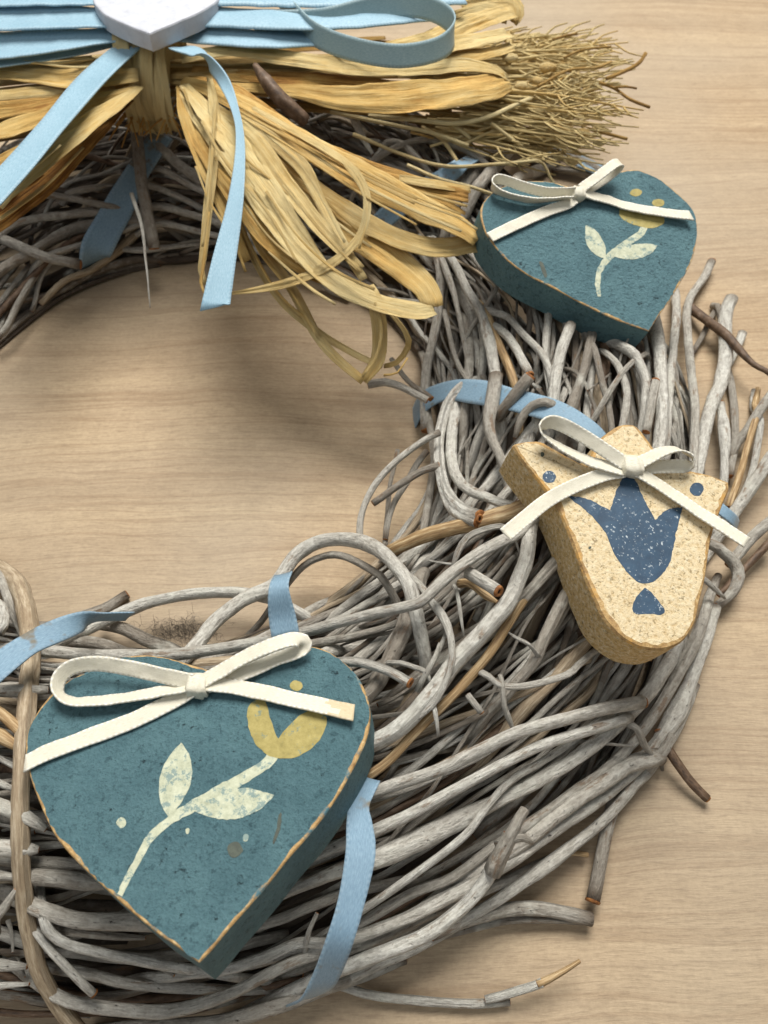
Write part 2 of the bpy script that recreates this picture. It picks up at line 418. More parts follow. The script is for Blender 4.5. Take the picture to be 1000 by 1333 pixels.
HERO = [
 # (points, width px, tone, options)
 ([(6,748,6),(24,762,8),(36,800,7),(40,850,6),(37,900,5),(31,960,5),(28,1020,5),(28,1080,5),(30,1140,5),(36,1200,5),(50,1260,5),(72,1302,5),(104,1345,4)], 25, .78, dict(mat='tan', amp=.25, knot=0.0)),
 ([(78,835,3),(121,815,6),(180,788,9),(247,774,10),(306,771,10),(346,777,7),(380,790,3)], 16, .92, {}),
 ([(232,868,1),(254,842,4),(279,810,8),(315,782,10),(355,763,12),(382,727,14),(410,708,15),(440,702,15),(470,705,15),(494,716,15),(516,737,14),(530,757,12),(538,782,9)], 19, .88, dict(amp=.2)),
 ([(534,792,6),(528,815,5),(512,850,4),(492,886,3),(470,915,2)], 24, .5, {}),
 ([(368,768,7),(394,738,10),(420,725,12),(444,723,12),(470,734,11),(490,746,9),(502,758,6)], 10, .55, {}),
 ([(10,845,3),(58,847,4),(135,853,5),(225,852,6),(315,840,8),(396,823,10),(450,808,11),(510,794,12),(538,788,13),(552,780,13),(573,759,13),(595,741,13),(623,721,12),(650,706,11),(672,695,9),(700,670,5)], 16, .86, dict(amp=.25)),
 ([(508,718,7),(530,708,8),(555,697,8),(590,687,7),(620,680,7),(660,668,6),(700,655,4)], 17, .5, dict(mat='bare', taper=1.15, amp=.2, free=[0])),
 ([(606,500,3),(588,518,5),(578,540,6),(573,564,7),(572,590,8),(574,616,9),(580,640,10),(590,656,10),(606,669,9),(624,675,8)], 13.5, .95, dict(hollow=[1], amp=.2)),
 ([(596,520,2),(589,560,4),(588,590,5),(591,612,6),(599,628,7),(614,640,8),(634,648,8),(652,655,8),(682,660,5)], 14, .9, dict(taper=.8, amp=.2, free=[1])),
 ([(572,564,3),(546,576,-2),(526,590,-4),(506,608,-2),(490,628,0),(478,650,2),(472,672,4),(470,692,5),(472,712,4)], 9.5, .8, dict(z=[22,22,22,21,20,19,19,19,18])),
 ([(484,656),(504,642),(530,624),(550,612),(572,606)], 9, .45, dict(z=[18,19,20,21,22])),
 ([(556,588),(542,606),(530,628),(516,650),(508,672),(503,702)], 7, .62, dict(z=[17,17,16,15,14,13])),
 ([(519,586),(510,620),(506,650),(503,690),(502,720)], 6, .5, dict(z=[14,14,13,12,12])),
 ([(478,503),(500,499),(520,504),(536,512),(556,522)], 8, .7, dict(z=[20,21,21,21,20], taper=1.2)),
 ([(508,468),(530,496),(546,508),(560,520)], 7, .55, dict(z=[14,15,15,15])),
 ([(552,470,1),(556,510,2),(558,540,2),(561,566,2),(564,600,2),(560,640,1),(552,690,1)], 10, .55, {}),
 ([(566,318,2),(574,360,3),(572,390,3),(568,420,3),(562,450,3),(556,480,3),(554,515,3),(556,560,2)], 13, .72, dict(amp=.3)),
 ([(572,330,2),(588,370,3),(596,400,3),(602,430,3),(607,460,3),(610,500,2)], 7.5, .72, {}),
 ([(576,322,2),(596,350,4),(608,376,4.5),(622,400,5),(632,426,5),(639,454,5),(645,490,4),(650,530,2)], 11.5, .9, {}),
 ([(604,322,2),(628,350,4),(646,372,4),(638,388,4),(630,402,3)], 6, .7, {}),
 ([(646,408,3),(662,414,4),(680,434,4),(700,454,4),(710,470,4),(717,490,3),(722,520,2)], 9.5, .88, {}),
 ([(658,434,4),(670,448,5),(680,466,5),(691,488,5)], 11, .9, dict(hollow=[1])),
 ([(630,405,1),(642,430,2),(652,452,2.5),(660,470,2.5),(670,500,2)], 12, .35, dict(mat='bare')),
 ([(578,410,1),(590,454,2),(600,480,3),(612,500,3)], 8, .66, {}),
 ([(606,420,1),(610,442,1),(610,470,2),(608,500,2),(606,540,1)], 12, .6, {}),
 ([(647,490,8),(643,520,7),(639,545,6),(639,562,5),(644,580,4),(654,600,2)], 13, .7, dict(hollow=[0])),
 ([(690,490,8),(674,510,7),(660,528,6),(648,543,3)], 15, .45, dict(hollow=[0])),
 ([(710,524,6),(692,529,6),(678,546,5),(670,570,2)], 12, .6, {}),
 ([(850,415,2),(857,450,5),(860,480,5),(862,510,5),(862,540,5),(860,570,4),(854,600,3)], 17, .95, dict(amp=.25)),
 ([(878,380,3),(879,420,5),(877,450,5),(873,480,5),(872,510,4),(869,545,3),(866,580,2)], 11, .9, {}),
 ([(926,341,4),(916,362,4),(900,386,4),(894,410,5),(895,440,5),(898,470,5),(902,500,5),(905,530,5),(904,570,4),(902,615,3)], 11, .75, dict(hollow=[0], amp=.25)),
 ([(953,388,9),(946,404,8),(944,425,7),(945,450,6),(944,470,5),(938,500,4),(928,522,4),(920,550,4),(914,580,3),(906,620,2)], 15.5, .95, dict(amp=.25, free=[0])),
 ([(934,398,4),(938,412,4),(943,425,5)], 8, .5, {}),
 ([(965,437,3),(954,460,3),(946,482,2)], 10, .95, {}),
 ([(896,398,3),(920,416,6),(940,432,8),(960,454,9),(980,474,9),(1004,488,9)], 8, .5, dict(mat='dark')),
 ([(935,398,2),(924,416,3),(914,438,3),(901,460,2)], 6.5, .45, {}),
 ([(946,480,2),(952,500,2),(956,525,2),(957,550,2),(956,580,2),(950,620,2)], 9, .6, {}),
 ([(937,525,5),(941,550,5),(944,580,4),(942,625,3)], 11, 1.0, dict(hollow=[0])),
 ([(1006,510,10),(986,538,9),(974,558,7),(960,575,4),(950,600,1)], 11, .62, {}),
 ([(985,540,8),(972,586,7),(960,628,5),(950,660,3)], 10, .4, dict(mat='bare')),
 ([(989,546,7),(986,580,6),(978,618,4),(966,650,2)], 8, .95, {}),
 ([(1006,594,9),(984,626,7),(968,650,6),(952,674,4)], 14, .85, {}),
 ([(1006,678,8),(980,700,6),(966,716,5),(950,735,3)], 13, .7, {}),
 ([(1006,702,6),(984,726,4),(966,746,3),(936,775,2)], 9, .4, dict(mat='dark')),
 ([(925,708,2),(942,720,4),(956,733,5),(962,751,5),(952,772,4),(932,790,2)], 12, .6, {}),
 ([(915,752,4),(930,766,5),(942,778,5)], 7, .8, {}),
 ([(852,496,8),(848,516,7),(844,536,6),(839,562,4)], 13, .75, dict(hollow=[0])),
 ([(820,456,3),(831,470,4),(839,490,4),(841,510,4),(838,540,3)], 13, .88, {}),
 ([(800,470,1),(810,490,3),(816,510,3),(816,530,3),(811,556,2)], 9.5, .8, {}),
 ([(830,467,3),(812,484,3),(792,511,3)], 7, .75, {}),
 ([(866,545,1),(878,570,2),(884,596,1)], 9, .8, {}),
 ([(714,405,1),(711,440,2),(711,470,2),(716,510,1)], 10, .82, {}),
 ([(742,424,2),(736,442,3),(730,462,4),(725,490,4),(721,520,3)], 15, .92, dict(free=[0])),
 ([(768,445,0),(757,495,0),(745,530,0),(736,560,0)], 12, .45, {}),
 ([(770,450,0),(782,495,1),(792,530,1),(796,560,0)], 9, .5, {}),
 ([(694,670,3),(689,693,6),(685,728,8),(677,750,9),(664,781,9),(641,809,9),(619,834,8),(592,862,7),(560,905,6),(522,944,5),(484,968,4),(430,990,2)], 23, .92, dict(amp=.3)),
 ([(690,770,3),(669,798,5),(650,829,6),(630,858,6),(592,902,5),(545,950,4),(495,1000,3),(440,1030,1)], 12, .4, dict(mat='bare', amp=.3)),
 ([(610,746,9),(632,759,11),(648,769,12)], 17, .85, dict(hollow=[1], amp=.1)),
 ([(612,762,5),(632,778,6),(646,786,7)], 10, .2, dict(mat='bare')),
 ([(652,686,9),(628,691,10),(608,700,10),(595,719,9),(587,742,6)], 8, .8, {}),
 ([(595,768,7),(599,794,7),(603,828,5)], 5.5, .9, {}),
 ([(562,784,7),(577,806,8),(586,829,9),(588,851,9),(586,866,9),(576,896,8),(560,920,7),(534,940,6),(500,956,5),(478,964,3)], 9.5, .9, dict(amp=.2)),
 ([(578,826,5),(570,846,5),(562,868,4)], 6, .85, {}),
 ([(736,722,2),(720,735,3),(687,772,4),(654,807,4),(620,836,3),(580,860,1)], 15, .62, {}),
 ([(734,780,3),(720,807,4),(704,838,4),(690,866,4),(660,900,2)], 16, .58, {}),
 ([(688,840,7),(675,833,7),(660,824,5)], 5, .9, {}),
 ([(440,862,5),(462,862,6),(480,865,7),(505,873,8),(533,889,9)], 13, .85, dict(hollow=[1], taper=1.15, amp=.15)),
 ([(522,862,7),(540,868,7),(555,875,7),(560,888,6)], 7, .85, {}), ([(556,874,7),(566,858,7),(572,838,6)], 7, .82, {}),
 ([(565,918,7),(569,938,8),(571,958,8)], 6.5, .95, dict(taper=.6)),
 ([(628,876,6),(640,884,7),(653,892,7),(676,893,7),(700,890,7),(738,880,6),(752,868,6)], 8, .85, {}),
 ([(654,893,7),(656,918,7),(662,935,6),(668,951,5)], 7, .75, {}),
 ([(611,904,4),(619,915,5),(628,927,5)], 8, .8, dict(hollow=[1])),
 ([(458,1043,1),(475,1036,2),(512,1022,4),(550,1010,5),(587,995,6),(637,970,7),(675,953,8),(700,946,8),(750,932,9),(800,920,9),(836,914,9)], 18, .84, dict(hollow=[1], amp=.25, taper=.95)),
 ([(400,1118,1),(430,1105,3),(475,1087,5),(525,1064,6),(575,1037,7),(625,1010,8),(662,990,8),(700,972,8),(750,956,8),(800,941,8),(820,934,8)], 18, 1.0, dict(amp=.25, taper=.72, free=[1])),
 ([(455,1196,4),(475,1183,6),(512,1157,7),(550,1130,8),(587,1103,8),(612,1080,8),(632,1053,8),(650,1030,7),(672,1010,6),(700,994,5),(730,975,4),(764,950,2)], 10.5, .92, dict(amp=.2)),
 ([(350,1168,2),(400,1150,4),(437,1136,5),(487,1120,6),(550,1092,6),(600,1067,6),(640,1047,5),(690,1022,5),(740,993,5),(790,957,5),(838,910,4),(866,868,3)], 17, .85, dict(amp=.3)),
 ([(455,1210,3),(480,1196,4),(512,1177,5),(550,1158,5),(590,1143,5),(645,1102,5),(700,1065,4),(750,1030,4),(792,998,4),(832,956,4),(870,900,4),(900,846,4),(918,800,3)], 14, .66, dict(amp=.3)),
 ([(360,1245,2),(400,1236,4),(470,1218,6),(525,1197,7),(575,1172,7),(625,1144,6),(690,1100,5),(760,1055,4),(802,1024,4),(842,985,3),(885,920,3),(912,850,3),(930,790,2)], 15, .84, dict(amp=.25)),
 ([(380,1290,2),(440,1262,6),(487,1243,9),(525,1230,10),(562,1212,11),(600,1185,12),(625,1158,12),(642,1130,13),(654,1106,13),(664,1088,13)], 19, .98, dict(amp=.2, free=[1])),
 ([(640,1136,13),(652,1112,14),(662,1094,15),(670,1078,15),(676,1066,15),(684,1054,14)], 19, .62, dict(rough=.22, taper=.7, amp=.2, free=[0,1])),
 ([(668,1092,16),(682,1090,17),(693,1097,17)], 9, .6, {}),
 ([(480,1262,2),(540,1236,3),(600,1200,4),(655,1166,4),(700,1135,4),(750,1097,4),(787,1065,4),(825,1022,4),(847,1000,3),(880,948,3),(905,890,2)], 13.5, .82, dict(amp=.25)),
 ([(600,1150,3),(650,1115,4),(688,1090,5),(725,1060,6),(775,1025,6),(812,998,6),(838,988,6),(858,984,6)], 22, .72, dict(amp=.3, knot=1.2, free=[1])),
 ([(829,949,10),(838,968,9),(850,984,7)], 10, .72, {}), ([(856,986,7),(868,972,8),(876,956,8)], 14, .6, dict(taper=.8, knot=1.5)),
 ([(860,984,3),(864,1004,2)], 8, .4, {}),
 ([(460,1235,4),(500,1222,5),(540,1204,5),(590,1180,5),(630,1160,4)], 12, .7, {}),
 ([(48,1142,3),(80,1144,4),(118,1148,4),(160,1150,2)], 19, .62, {}),
 ([(50,1180,4),(70,1188,5),(100,1197,5),(162,1201,5),(210,1200,3)], 20, .75, {}),
 ([(56,1196,6),(66,1216,7),(90,1231,7),(137,1243,7),(187,1253,6),(240,1260,5)], 14, .95, dict(hollow=[])),
 ([(44,1208,4),(62,1232,7),(78,1250,8),(100,1272,8),(123,1294,8)], 13, .92, dict(hollow=[1])),
 ([(60,1285,4),(90,1301,5),(150,1312,5),(205,1316,5),(250,1311,6),(300,1293,7),(350,1266,7),(390,1249,6)], 15, .8, {}),
 ([(230,1268,4),(300,1262,5),(350,1246,6),(387,1229,6),(416,1227,6)], 13.5, .86, {}),
 ([(398,1226,6),(402,1208,6),(412,1186,5)], 8, .82, dict(taper=.7)),
 ([(330,1208,1),(360,1198,3),(400,1181,4),(437,1168,4),(470,1160,2)], 15, .7, {}),
 ([(220,1335,3),(282,1330,4),(325,1321,4),(368,1308,4),(420,1288,3)], 19, .68, {}),
 ([(100,1212,5),(140,1218,5),(190,1222,5)], 11, .5, {}), ([(110,1268,3),(180,1282,4),(250,1285,4)], 9, .78, {}),
 ([(-20,1102,4),(0,1104,4),(30,1107,4),(50,1108,3)], 20, .84, {}), ([(-20,1140,4),(0,1141,4),(34,1143,4)], 14, .8, {}),
 ([(-20,1255,4),(0,1256,4),(36,1258,4)], 15, .84, {}), ([(-20,1284,5),(0,1283,5),(40,1280,5)], 11, .98, {}),
 ([(-4,1196,7),(6,1182,7),(20,1158,6)], 11, .75, {}), ([(-20,1040,4),(30,1060,4),(60,1078,3)], 18, .8, {}),
 ([(-20,918,5),(0,930,5),(24,950,4),(40,965,3)], 15, .4, dict(mat='bare')), ([(-20,950,4),(0,958,4),(26,975,3)], 14, .4, dict(mat='bare')),
 ([(-20,898,4),(0,898,5),(30,898,5),(62,897,4)], 13, .8, {}), ([(-20,1010,4),(20,1026,4)], 14, .85, {}),
 ([(-8,740,6),(2,752,8),(8,772,8),(14,792,6)], 12, .7, {}), ([(-10,815,9),(0,822,11),(6,805,12),(0,790,11),(-10,786,9)], 14, .95, {}),
 ([(0,800,2),(20,808,3),(60,815,3),(92,806,3)], 17, .6, {}),
 ([(130,812,2),(160,818,4),(190,832,4),(225,845,2)], 15, .45, {}), ([(60,840,1),(110,836,2),(160,848,1)], 16, .5, {}),
 ([(176,160,10),(182,222,4),(190,272,2),(201,324,0)], 15, .5, dict(z=[40,32,24,14])),
 ([(172,252),(185,300),(192,352),(197,400)], 4.5, .95, dict(z=[33,28,22,16], taper=.3)),
 ([(-10,306),(0,310),(37,325),(70,337),(106,344)], 13, .6, dict(z=[22,22,20,18,16])),
 ([(-10,405),(0,395),(20,368),(40,344)], 7, .6, dict(z=[8,9,11,13])), ([(-5,440),(10,425),(25,395),(42,365),(52,345)], 8, .62, dict(z=[6,7,9,11,12])),
 ([(-10,360),(40,330),(90,300),(150,290),(200,288)], 12, .42, {}),
 ([(10,296,2),(37,287,3),(87,280,3),(137,277,3),(175,280,2)], 11, .55, {}), ([(40,254,2),(87,257,3),(137,267,3),(170,275,2)], 10, .55, {}),
 ([(90,252,2),(120,244,3),(150,240,3)], 9, .6, {}), ([(62,333,2),(117,315,3),(150,305,3),(190,290,2)], 8, .75, {}),
 ([(205,190,3),(230,212,4),(262,236,3)], 13, .5, {}), ([(208,220,3),(250,242,4),(290,262,3)], 8, .75, {}),
 ([(186,241,3),(225,253,4),(256,268,3),(300,292,2)], 9, .7, {}), ([(200,270,3),(250,280,4),(300,296,4),(350,320,3),(400,352,2)], 10, .72, {}),
 ([(203,292,3),(250,298,4),(310,316,3),(370,345,2)], 8, .85, {}),
 ([(600,250,3),(612,232,5),(630,207,6),(645,190,5)], 14, .55, {}), ([(618,250,3),(636,228,6),(655,207,7),(680,180,6)], 16, .55, {}),
 ([(458,148,8),(470,172,6),(486,200,4)], 9, .9, {}), ([(494,200,3),(504,187,5),(525,189,6),(538,200,6),(552,214,4)], 6.5, .65, {}),
 ([(526,188,6),(555,182,7),(580,186,7),(612,198,5)], 8, .6, {}), ([(670,236,4),(700,222,5),(726,212,4)], 13, .55, {}),
 ([(690,212,5),(720,206,6),(760,212,6),(800,236,4)], 11, .5, {}), ([(720,220,3),(760,224,4),(800,240,2)], 9, .55, {}),
]
TAN = m_tan()
MATS = {'tan': TAN, 'bare': BARE, 'dark': DARK, None: BARK}
for pts, wd, tone, op in HERO:
    op = dict(op)
    taper = op.pop('taper', 1.0); z = op.pop('z', None); mat = MATS[op.pop('mat', None)]
    if z: path = px([(a[0], a[1], b) for a, b in zip(pts, z)], wd, taper, z=0)
    else: path = px(pts, wd, taper)
    if z: op.pop('free', None)
    else:
        L = sum(math.dist(a[:3], b[:3]) for a, b in zip(path, path[1:]))
        hol = list(op.get('hollow') or []) + op.pop('free', [])
        if L <= 17 and not hol:
            a, b = Vector(path[0][:3]), Vector(path[1][:3]); q = a - (b - a).normalized() * 3
            path = [(q.x, q.y, q.z - 3, path[0][3] * 1.15)] + path
            if taper == 1.0: path[-1] = path[-1][:3] + (path[-1][3] * .45,)
        if L > 17:
            for e, (i, j) in ((0, (0, 1)), (1, (-1, -2))):
                if e in hol or path[i][2] < 6: continue
                a, b = Vector(path[i][:3]), Vector(path[j][:3]); d = (a - b).normalized()
                q = a + d * 9; q2 = a + d * 17
                n1 = (q.x, q.y, max(2, a.z - 5), path[i][3]); n2 = (q2.x, q2.y, max(2, a.z - 15), path[i][3] * .8)
                path = [n2, n1] + path if e == 0 else path + [n1, n2]
    add_twig(path, tone, mat, **op)
# sticks lying out on the table
add_twig(px([(855,950,7),(868,974,5),(885,1000,4),(902,1022,3),(920,1040,2)], 10, 1, z=0), .4, DARK, hollow=[1])
add_twig(px([(804,1028,4),(793,1070,4.5),(786,1105,4.5),(779,1140,4),(772,1171,3.5)], 18, 1.1, z=0), .55, BARK, hollow=[1], amp=.2)
add_twig(px([(560,1215,10),(620,1194,7),(662,1184,6),(712,1184,4),(771,1197,3)], 15, 1.0, z=0), .62, BARK, amp=.2)
add_twig(px([(540,1225,5),(612,1208,4),(662,1198,3),(712,1198,3),(768,1201,2)], 12, .8, z=0), .5, BARK, amp=.2)
add_twig(px([(395,1268,6),(445,1284,4),(487,1296,3),(550,1303,2),(612,1307,2),(664,1305,2)], 11, 1.0, z=0), .9, BARK, amp=.2)
add_twig(px([(632,1301,3),(660,1294,4),(690,1285,5),(706,1279,5)], 11, 1.0, z=0), .95, BARK, amp=.1)
add_twig(px([(700,1282,5),(715,1275,5),(735,1264,6),(755,1251,6)], 12, .5, z=0), .5, BARE, amp=.1)
add_twig(px([(730,1112,3),(745,1110,3),(766,1113,3)], 9, .7, z=0), .2, BARE, amp=.1)

def ring_path(phi0, span, q0, drift, d0, r, seed, taper):
    n = max(5, int(abs(span) / 7)); out = []
    for i in range(n + 1):
        t = i / n; a = math.radians(phi0 + span * t)
        q = q0 + drift * (t - 0.5) + 0.16 * noise.noise(Vector((t * 3.1 * abs(span) / 90, seed * 3.3, 1)))
        q = max(-0.90, min(0.90, q))
        d = max(0.08, min(1.0, d0 + 0.16 * noise.noise(Vector((t * 4 * abs(span) / 90, seed * 5.1, 7)))))
        k = crown(a); rad = R0 + 11 * k + q * (40.5 + 10 * k)
        rr = r * (1 + (taper - 1) * t)
        e = max(0.0, abs(t - 0.5) - 0.36) / 0.14
        z = max(rr, hgt(rad, a) * (d - 0.38 * e * e) - rr)
        out.append((WC.x + rad * math.cos(a), WC.y + rad * math.sin(a), z, rr))
    return out
N_HERO = len([o for o in wreath.children if o.name.startswith('twig')])
N_SHELL = max(0, 298 - N_HERO)
random.seed(21)
for i in range(N_SHELL):
    phi = -125 + 245 * (i + random.random()) / N_SHELL
    span = random.uniform(38, 95)
    q0 = random.uniform(-0.88, 0.88); dr = random.gauss(0, 0.42)
    d0 = random.choice((0.98, 0.93, 0.86, 0.78))
    r = random.choice((0.5, 0.65, 0.8, 0.95, 1.15, 1.45))
    if random.random() < 0.5: phi, span = phi + span / 2, -span
    else: phi -= span / 2
    add_twig(ring_path(phi, span, q0, dr, d0, r, i * 1.1, random.uniform(0.6, 1.0)), random.triangular(0.15, 1.0, 0.66), random.choice([BARK] * 14 + [DARK] * 2 + [TAN] * 4), sides=9, step=2.2, amp=1.1)
# the packed inside of the wreath
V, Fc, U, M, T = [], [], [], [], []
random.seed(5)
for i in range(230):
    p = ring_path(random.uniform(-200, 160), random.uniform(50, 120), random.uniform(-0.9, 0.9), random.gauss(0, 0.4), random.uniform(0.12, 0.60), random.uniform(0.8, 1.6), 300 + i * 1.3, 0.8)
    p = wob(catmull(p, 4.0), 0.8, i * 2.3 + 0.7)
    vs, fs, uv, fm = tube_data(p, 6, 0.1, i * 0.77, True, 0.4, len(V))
    V += vs; Fc += fs; U += uv; M += fm; T += [random.uniform(0.0, 0.38)] * len(vs)  # dark tones paint the shade of the gaps into the inner stems
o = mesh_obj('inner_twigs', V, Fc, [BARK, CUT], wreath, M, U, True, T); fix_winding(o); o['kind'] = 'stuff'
V, Fc, U, M, T = [], [], [], [], []
random.seed(42)
for i in range(190):                      # finer stems threaded through the outer layer
    sp = random.uniform(25, 75) * random.choice((-1, 1))
    p = ring_path(random.uniform(-135, 125) - sp / 2, sp, random.uniform(-0.92, 0.92), random.gauss(0, 0.55), random.uniform(0.78, 1.0), random.uniform(0.3, 0.75), 700 + i * 1.7, random.uniform(0.5, 1.0))
    p = wob(catmull(p, 2.6), 1.3, i * 3.1 + 0.4)
    vs, fs, uv, fm = tube_data(p, 7, 0.12, i * 0.57, True, 0.8, len(V))
    V += vs; Fc += fs; U += uv; M += fm; T += [random.triangular(0.1, 1.0, 0.62)] * len(vs)
o = mesh_obj('fine_twigs', V, Fc, [BARK, CUT], wreath, M, U, True, T); fix_winding(o); o['kind'] = 'stuff'
# thin side shoots
random.seed(77)
V, Fc, U, M, T = [], [], [], [], []
for i in range(40):
    a = math.radians(random.uniform(-115, 100)); q = random.uniform(-0.8, 0.8); rad = R0 + q * 41; z = hgt(rad) - 2
    p0 = Vector((WC.x + rad * math.cos(a), WC.y + rad * math.sin(a), z))
    dr = Vector((-math.sin(a), math.cos(a), 0)) * random.choice((-1, 1)) + Vector((math.cos(a), math.sin(a), 0)) * random.gauss(0, 0.8) + Vector((0, 0, random.uniform(-0.2, 0.35)))
    dr.normalize(); L = random.uniform(5, 15); r = random.uniform(0.3, 0.6)
    sd = dr.cross(Vector((0, 0, 1))) * random.uniform(-0.35, 0.35)
    pth = [tuple(p0 + dr * (L * t) + sd * (L * t * t)) + (r * (1 - 0.5 * t),) for t in (0, 0.35, 0.7, 1)]
    vs, fs, uv, fm = tube_data(catmull(pth, 1.5), 5, 0.15, i * 0.9, True, 0, len(V))
    V += vs; Fc += fs; U += uv; M += fm; T += [random.uniform(0.3, 0.95)] * len(vs)
o = mesh_obj('side_shoots', V, Fc, [BARK, CUT], wreath, M, U, True, T); fix_winding(o); o['kind'] = 'stuff'
# tuft of lichen fluff on the inner edge
V, Fc, U, M, T = [], [], [], [], []
c0 = P(235, 822, 12)
for i in range(320):
    p = c0 + Vector((random.gauss(0, 4.2), random.gauss(0, 1.4), random.gauss(0, 1.2))); d = Vector((random.gauss(0, 1), random.gauss(0, 1), random.gauss(0, .8)))
    pth = [tuple(p) + (.04,)]
    for k in range(4):
        d = (d + Vector((random.gauss(0, .7), random.gauss(0, .7), random.gauss(0, .7)))).normalized(); p = p + d * 0.9; pth.append(tuple(p) + (.035,))
    vs, fs, uv, fm = tube_data(pth, 3, 0, i, False, 0, len(V)); V += vs; Fc += fs; U += uv; M += fm; T += [0.25] * len(vs)
o = mesh_obj('lichen_tuft', V, Fc, [BARK], wreath, M, U, True, T); o['kind'] = 'stuff'

# ------------------------------------------------------------------ flat strips: ribbons and raffia
def strip(name, center, wdirs, widths, mat, parent, thick=0.28, nv=7, crease=0.0, cup=0.0, wrinkle=0.0, tone=0.5, step=1.2, seed=0.0, ucut=0.0):
    """center: Vectors, wdirs: Vectors (across), widths mm. A closed thin band."""
    c7 = catmull([tuple(c) + tuple(d) + (wd,) for c, d, wd in zip(center, wdirs, widths)], step)
    n = len(c7); pts = [Vector(c[:3]) for c in c7]; vs, uv, fs = [], [], []; L = 0
    for side in (0, 1):
        L = 0
        for i in range(n):
            t = (pts[min(i + 1, n - 1)] - pts[max(i - 1, 0)]).normalized()
            wd = Vector(c7[i][3:6]); wd = (wd - t * wd.dot(t)).normalized(); nr = t.cross(wd)
            if nr.z < 0 and False: nr = -nr
            if i: L += (pts[i] - pts[i - 1]).length
            W = c7[i][6]
            for j in range(nv):
                x = j / (nv - 1) - 0.5
                off = cup * (x * x * 4 - 0.5) * W * 0.25
                if crease: off += crease * W * (0.7 * noise.noise(Vector((L * 0.02 + seed, x * 3.2, seed))) + 1.3 * (abs(noise.noise(Vector((L * 0.035 + seed, x * 4.2 + 0.02 * L, seed + 4)))) - 0.2) + 0.5 * noise.noise(Vector((L * 0.2, x * 2.0, seed + 9))))
                if wrinkle: off += wrinkle * W * (noise.noise(Vector((L * 0.28 + seed, x * 1.2, seed + 2))) + 0.5 * noise.noise(Vector((L * 0.9 + seed, x * 3, seed + 8))))
                tk = thick * (1.0 if abs(x) < 0.36 else (1.5 if not crease else 0.8))
                sh = Vector((0, 0, 0))
                if ucut and i == n - 1: sh = t * (x * ucut)
                ed = 1 + (0.10 * noise.noise(Vector((L * 0.12, seed, 3 + j // (nv // 2 + 1)))) if crease else 0.012 * math.sin(L * 5.5) * noise.noise(Vector((L * .4, seed, 0))))
                vs.append(tuple(pts[i] + sh + wd * (x * W * ed) + nr * (off + (tk / 2 if side == 0 else -tk / 2))))
                uv.append((L, j / (nv - 1)))
    N = n * nv
    for i in range(n - 1):
        for j in range(nv - 1):
            a = i * nv + j; fs.append((a, a + 1, a + nv + 1, a + nv)); b = N + a; fs.append((b, b + nv, b + nv + 1, b + 1))
        a = i * nv; fs.append((a, a + nv, N + a + nv, N + a)); a = i * nv + nv - 1; fs.append((a, N + a, N + a + nv, a + nv))
    for i in (0, n - 1):
        for j in range(nv - 1):
            a = i * nv + j; fs.append((a, N + a, N + a + 1, a + 1) if i == 0 else (a, a + 1, N + a + 1, N + a))
    o = mesh_obj(name, vs, fs, [mat], parent, None, uv, True, tone); fix_winding(o)
    return o
def pairstrip(name, rows, mat, parent, **kw):
    """rows of ((uL,vL,zL),(uR,vR,zR)): the two edges as seen, each at its own height"""
    C, D, Wd = [], [], []
    for a, b in rows:
        p, q = P(*a), P(*b); C.append((p + q) / 2); D.append((q - p).normalized()); Wd.append((q - p).length)
    return strip(name, C, D, Wd, mat, parent, **kw)
UPV = Vector((0, -0.35, 1))
def raf(rows, tone, mat, parent, name='strand', twist=0.0, crease=0.10, nv=11, wk=1.0, **kw):
    C, D, Wd = [], [], []
    C = [P(r[0], r[1], r[2]) for r in rows]
    n = len(C)
    for i, r in enumerate(rows):
        t = (C[min(i + 1, n - 1)] - C[max(i - 1, 0)]).normalized()
        d = t.cross(UPV).normalized(); nn = d.cross(t)
        a = twist * (i / (n - 1) - 0.5) + random.uniform(-0.2, 0.2) + (r[4] if len(r) > 4 else 0)
        D.append(d * math.cos(a) + nn * math.sin(a)); Wd.append(r[3] * wk * depth(C[i]) / FPX)
    return strip(name, C, D, Wd, mat, parent, thick=0.16, nv=nv, crease=crease, tone=tone, step=2.0, seed=random.uniform(0, 90), **kw)

# ------------------------------------------------------------------ straw broom across the top of the wreath
random.seed(3)
broom = thing('straw_broom', P(420, 110, 30), 'small broom of dry straw stalks lying across the top of the wreath', 'straw broom')
def stalk_path(u0, v0, z0, u1, v1, z1, w0, w1, bend=0.0, k=5):
    out = []
    for i in range(k):
        t = i / (k - 1)
        out.append((u0 + (u1 - u0) * t, v0 + (v1 - v0) * t + bend * math.sin(math.pi * t) + random.gauss(0, 1.0), z0 + (z1 - z0) * t, w0 + (w1 - w0) * t))
    return out
def stalk3(rows):
    r = []
    for u, v, z, wd in rows:
        p = P(u, v, z); r.append((p.x, p.y, p.z, 0.5 * wd * depth(p) / FPX))
    return r
V, Fc, U, M, T = [], [], [], [], []
def add_to(p, tone, sides=5):
    vs, fs, uv, fm = tube_data(p, sides, 0.12, random.uniform(0, 50), True, 0, len(V))
    V.extend(vs); Fc.extend(fs); U.extend([(a, b) for a, b in uv]); M.extend([0] * len(fs)); T.extend([tone] * len(vs))
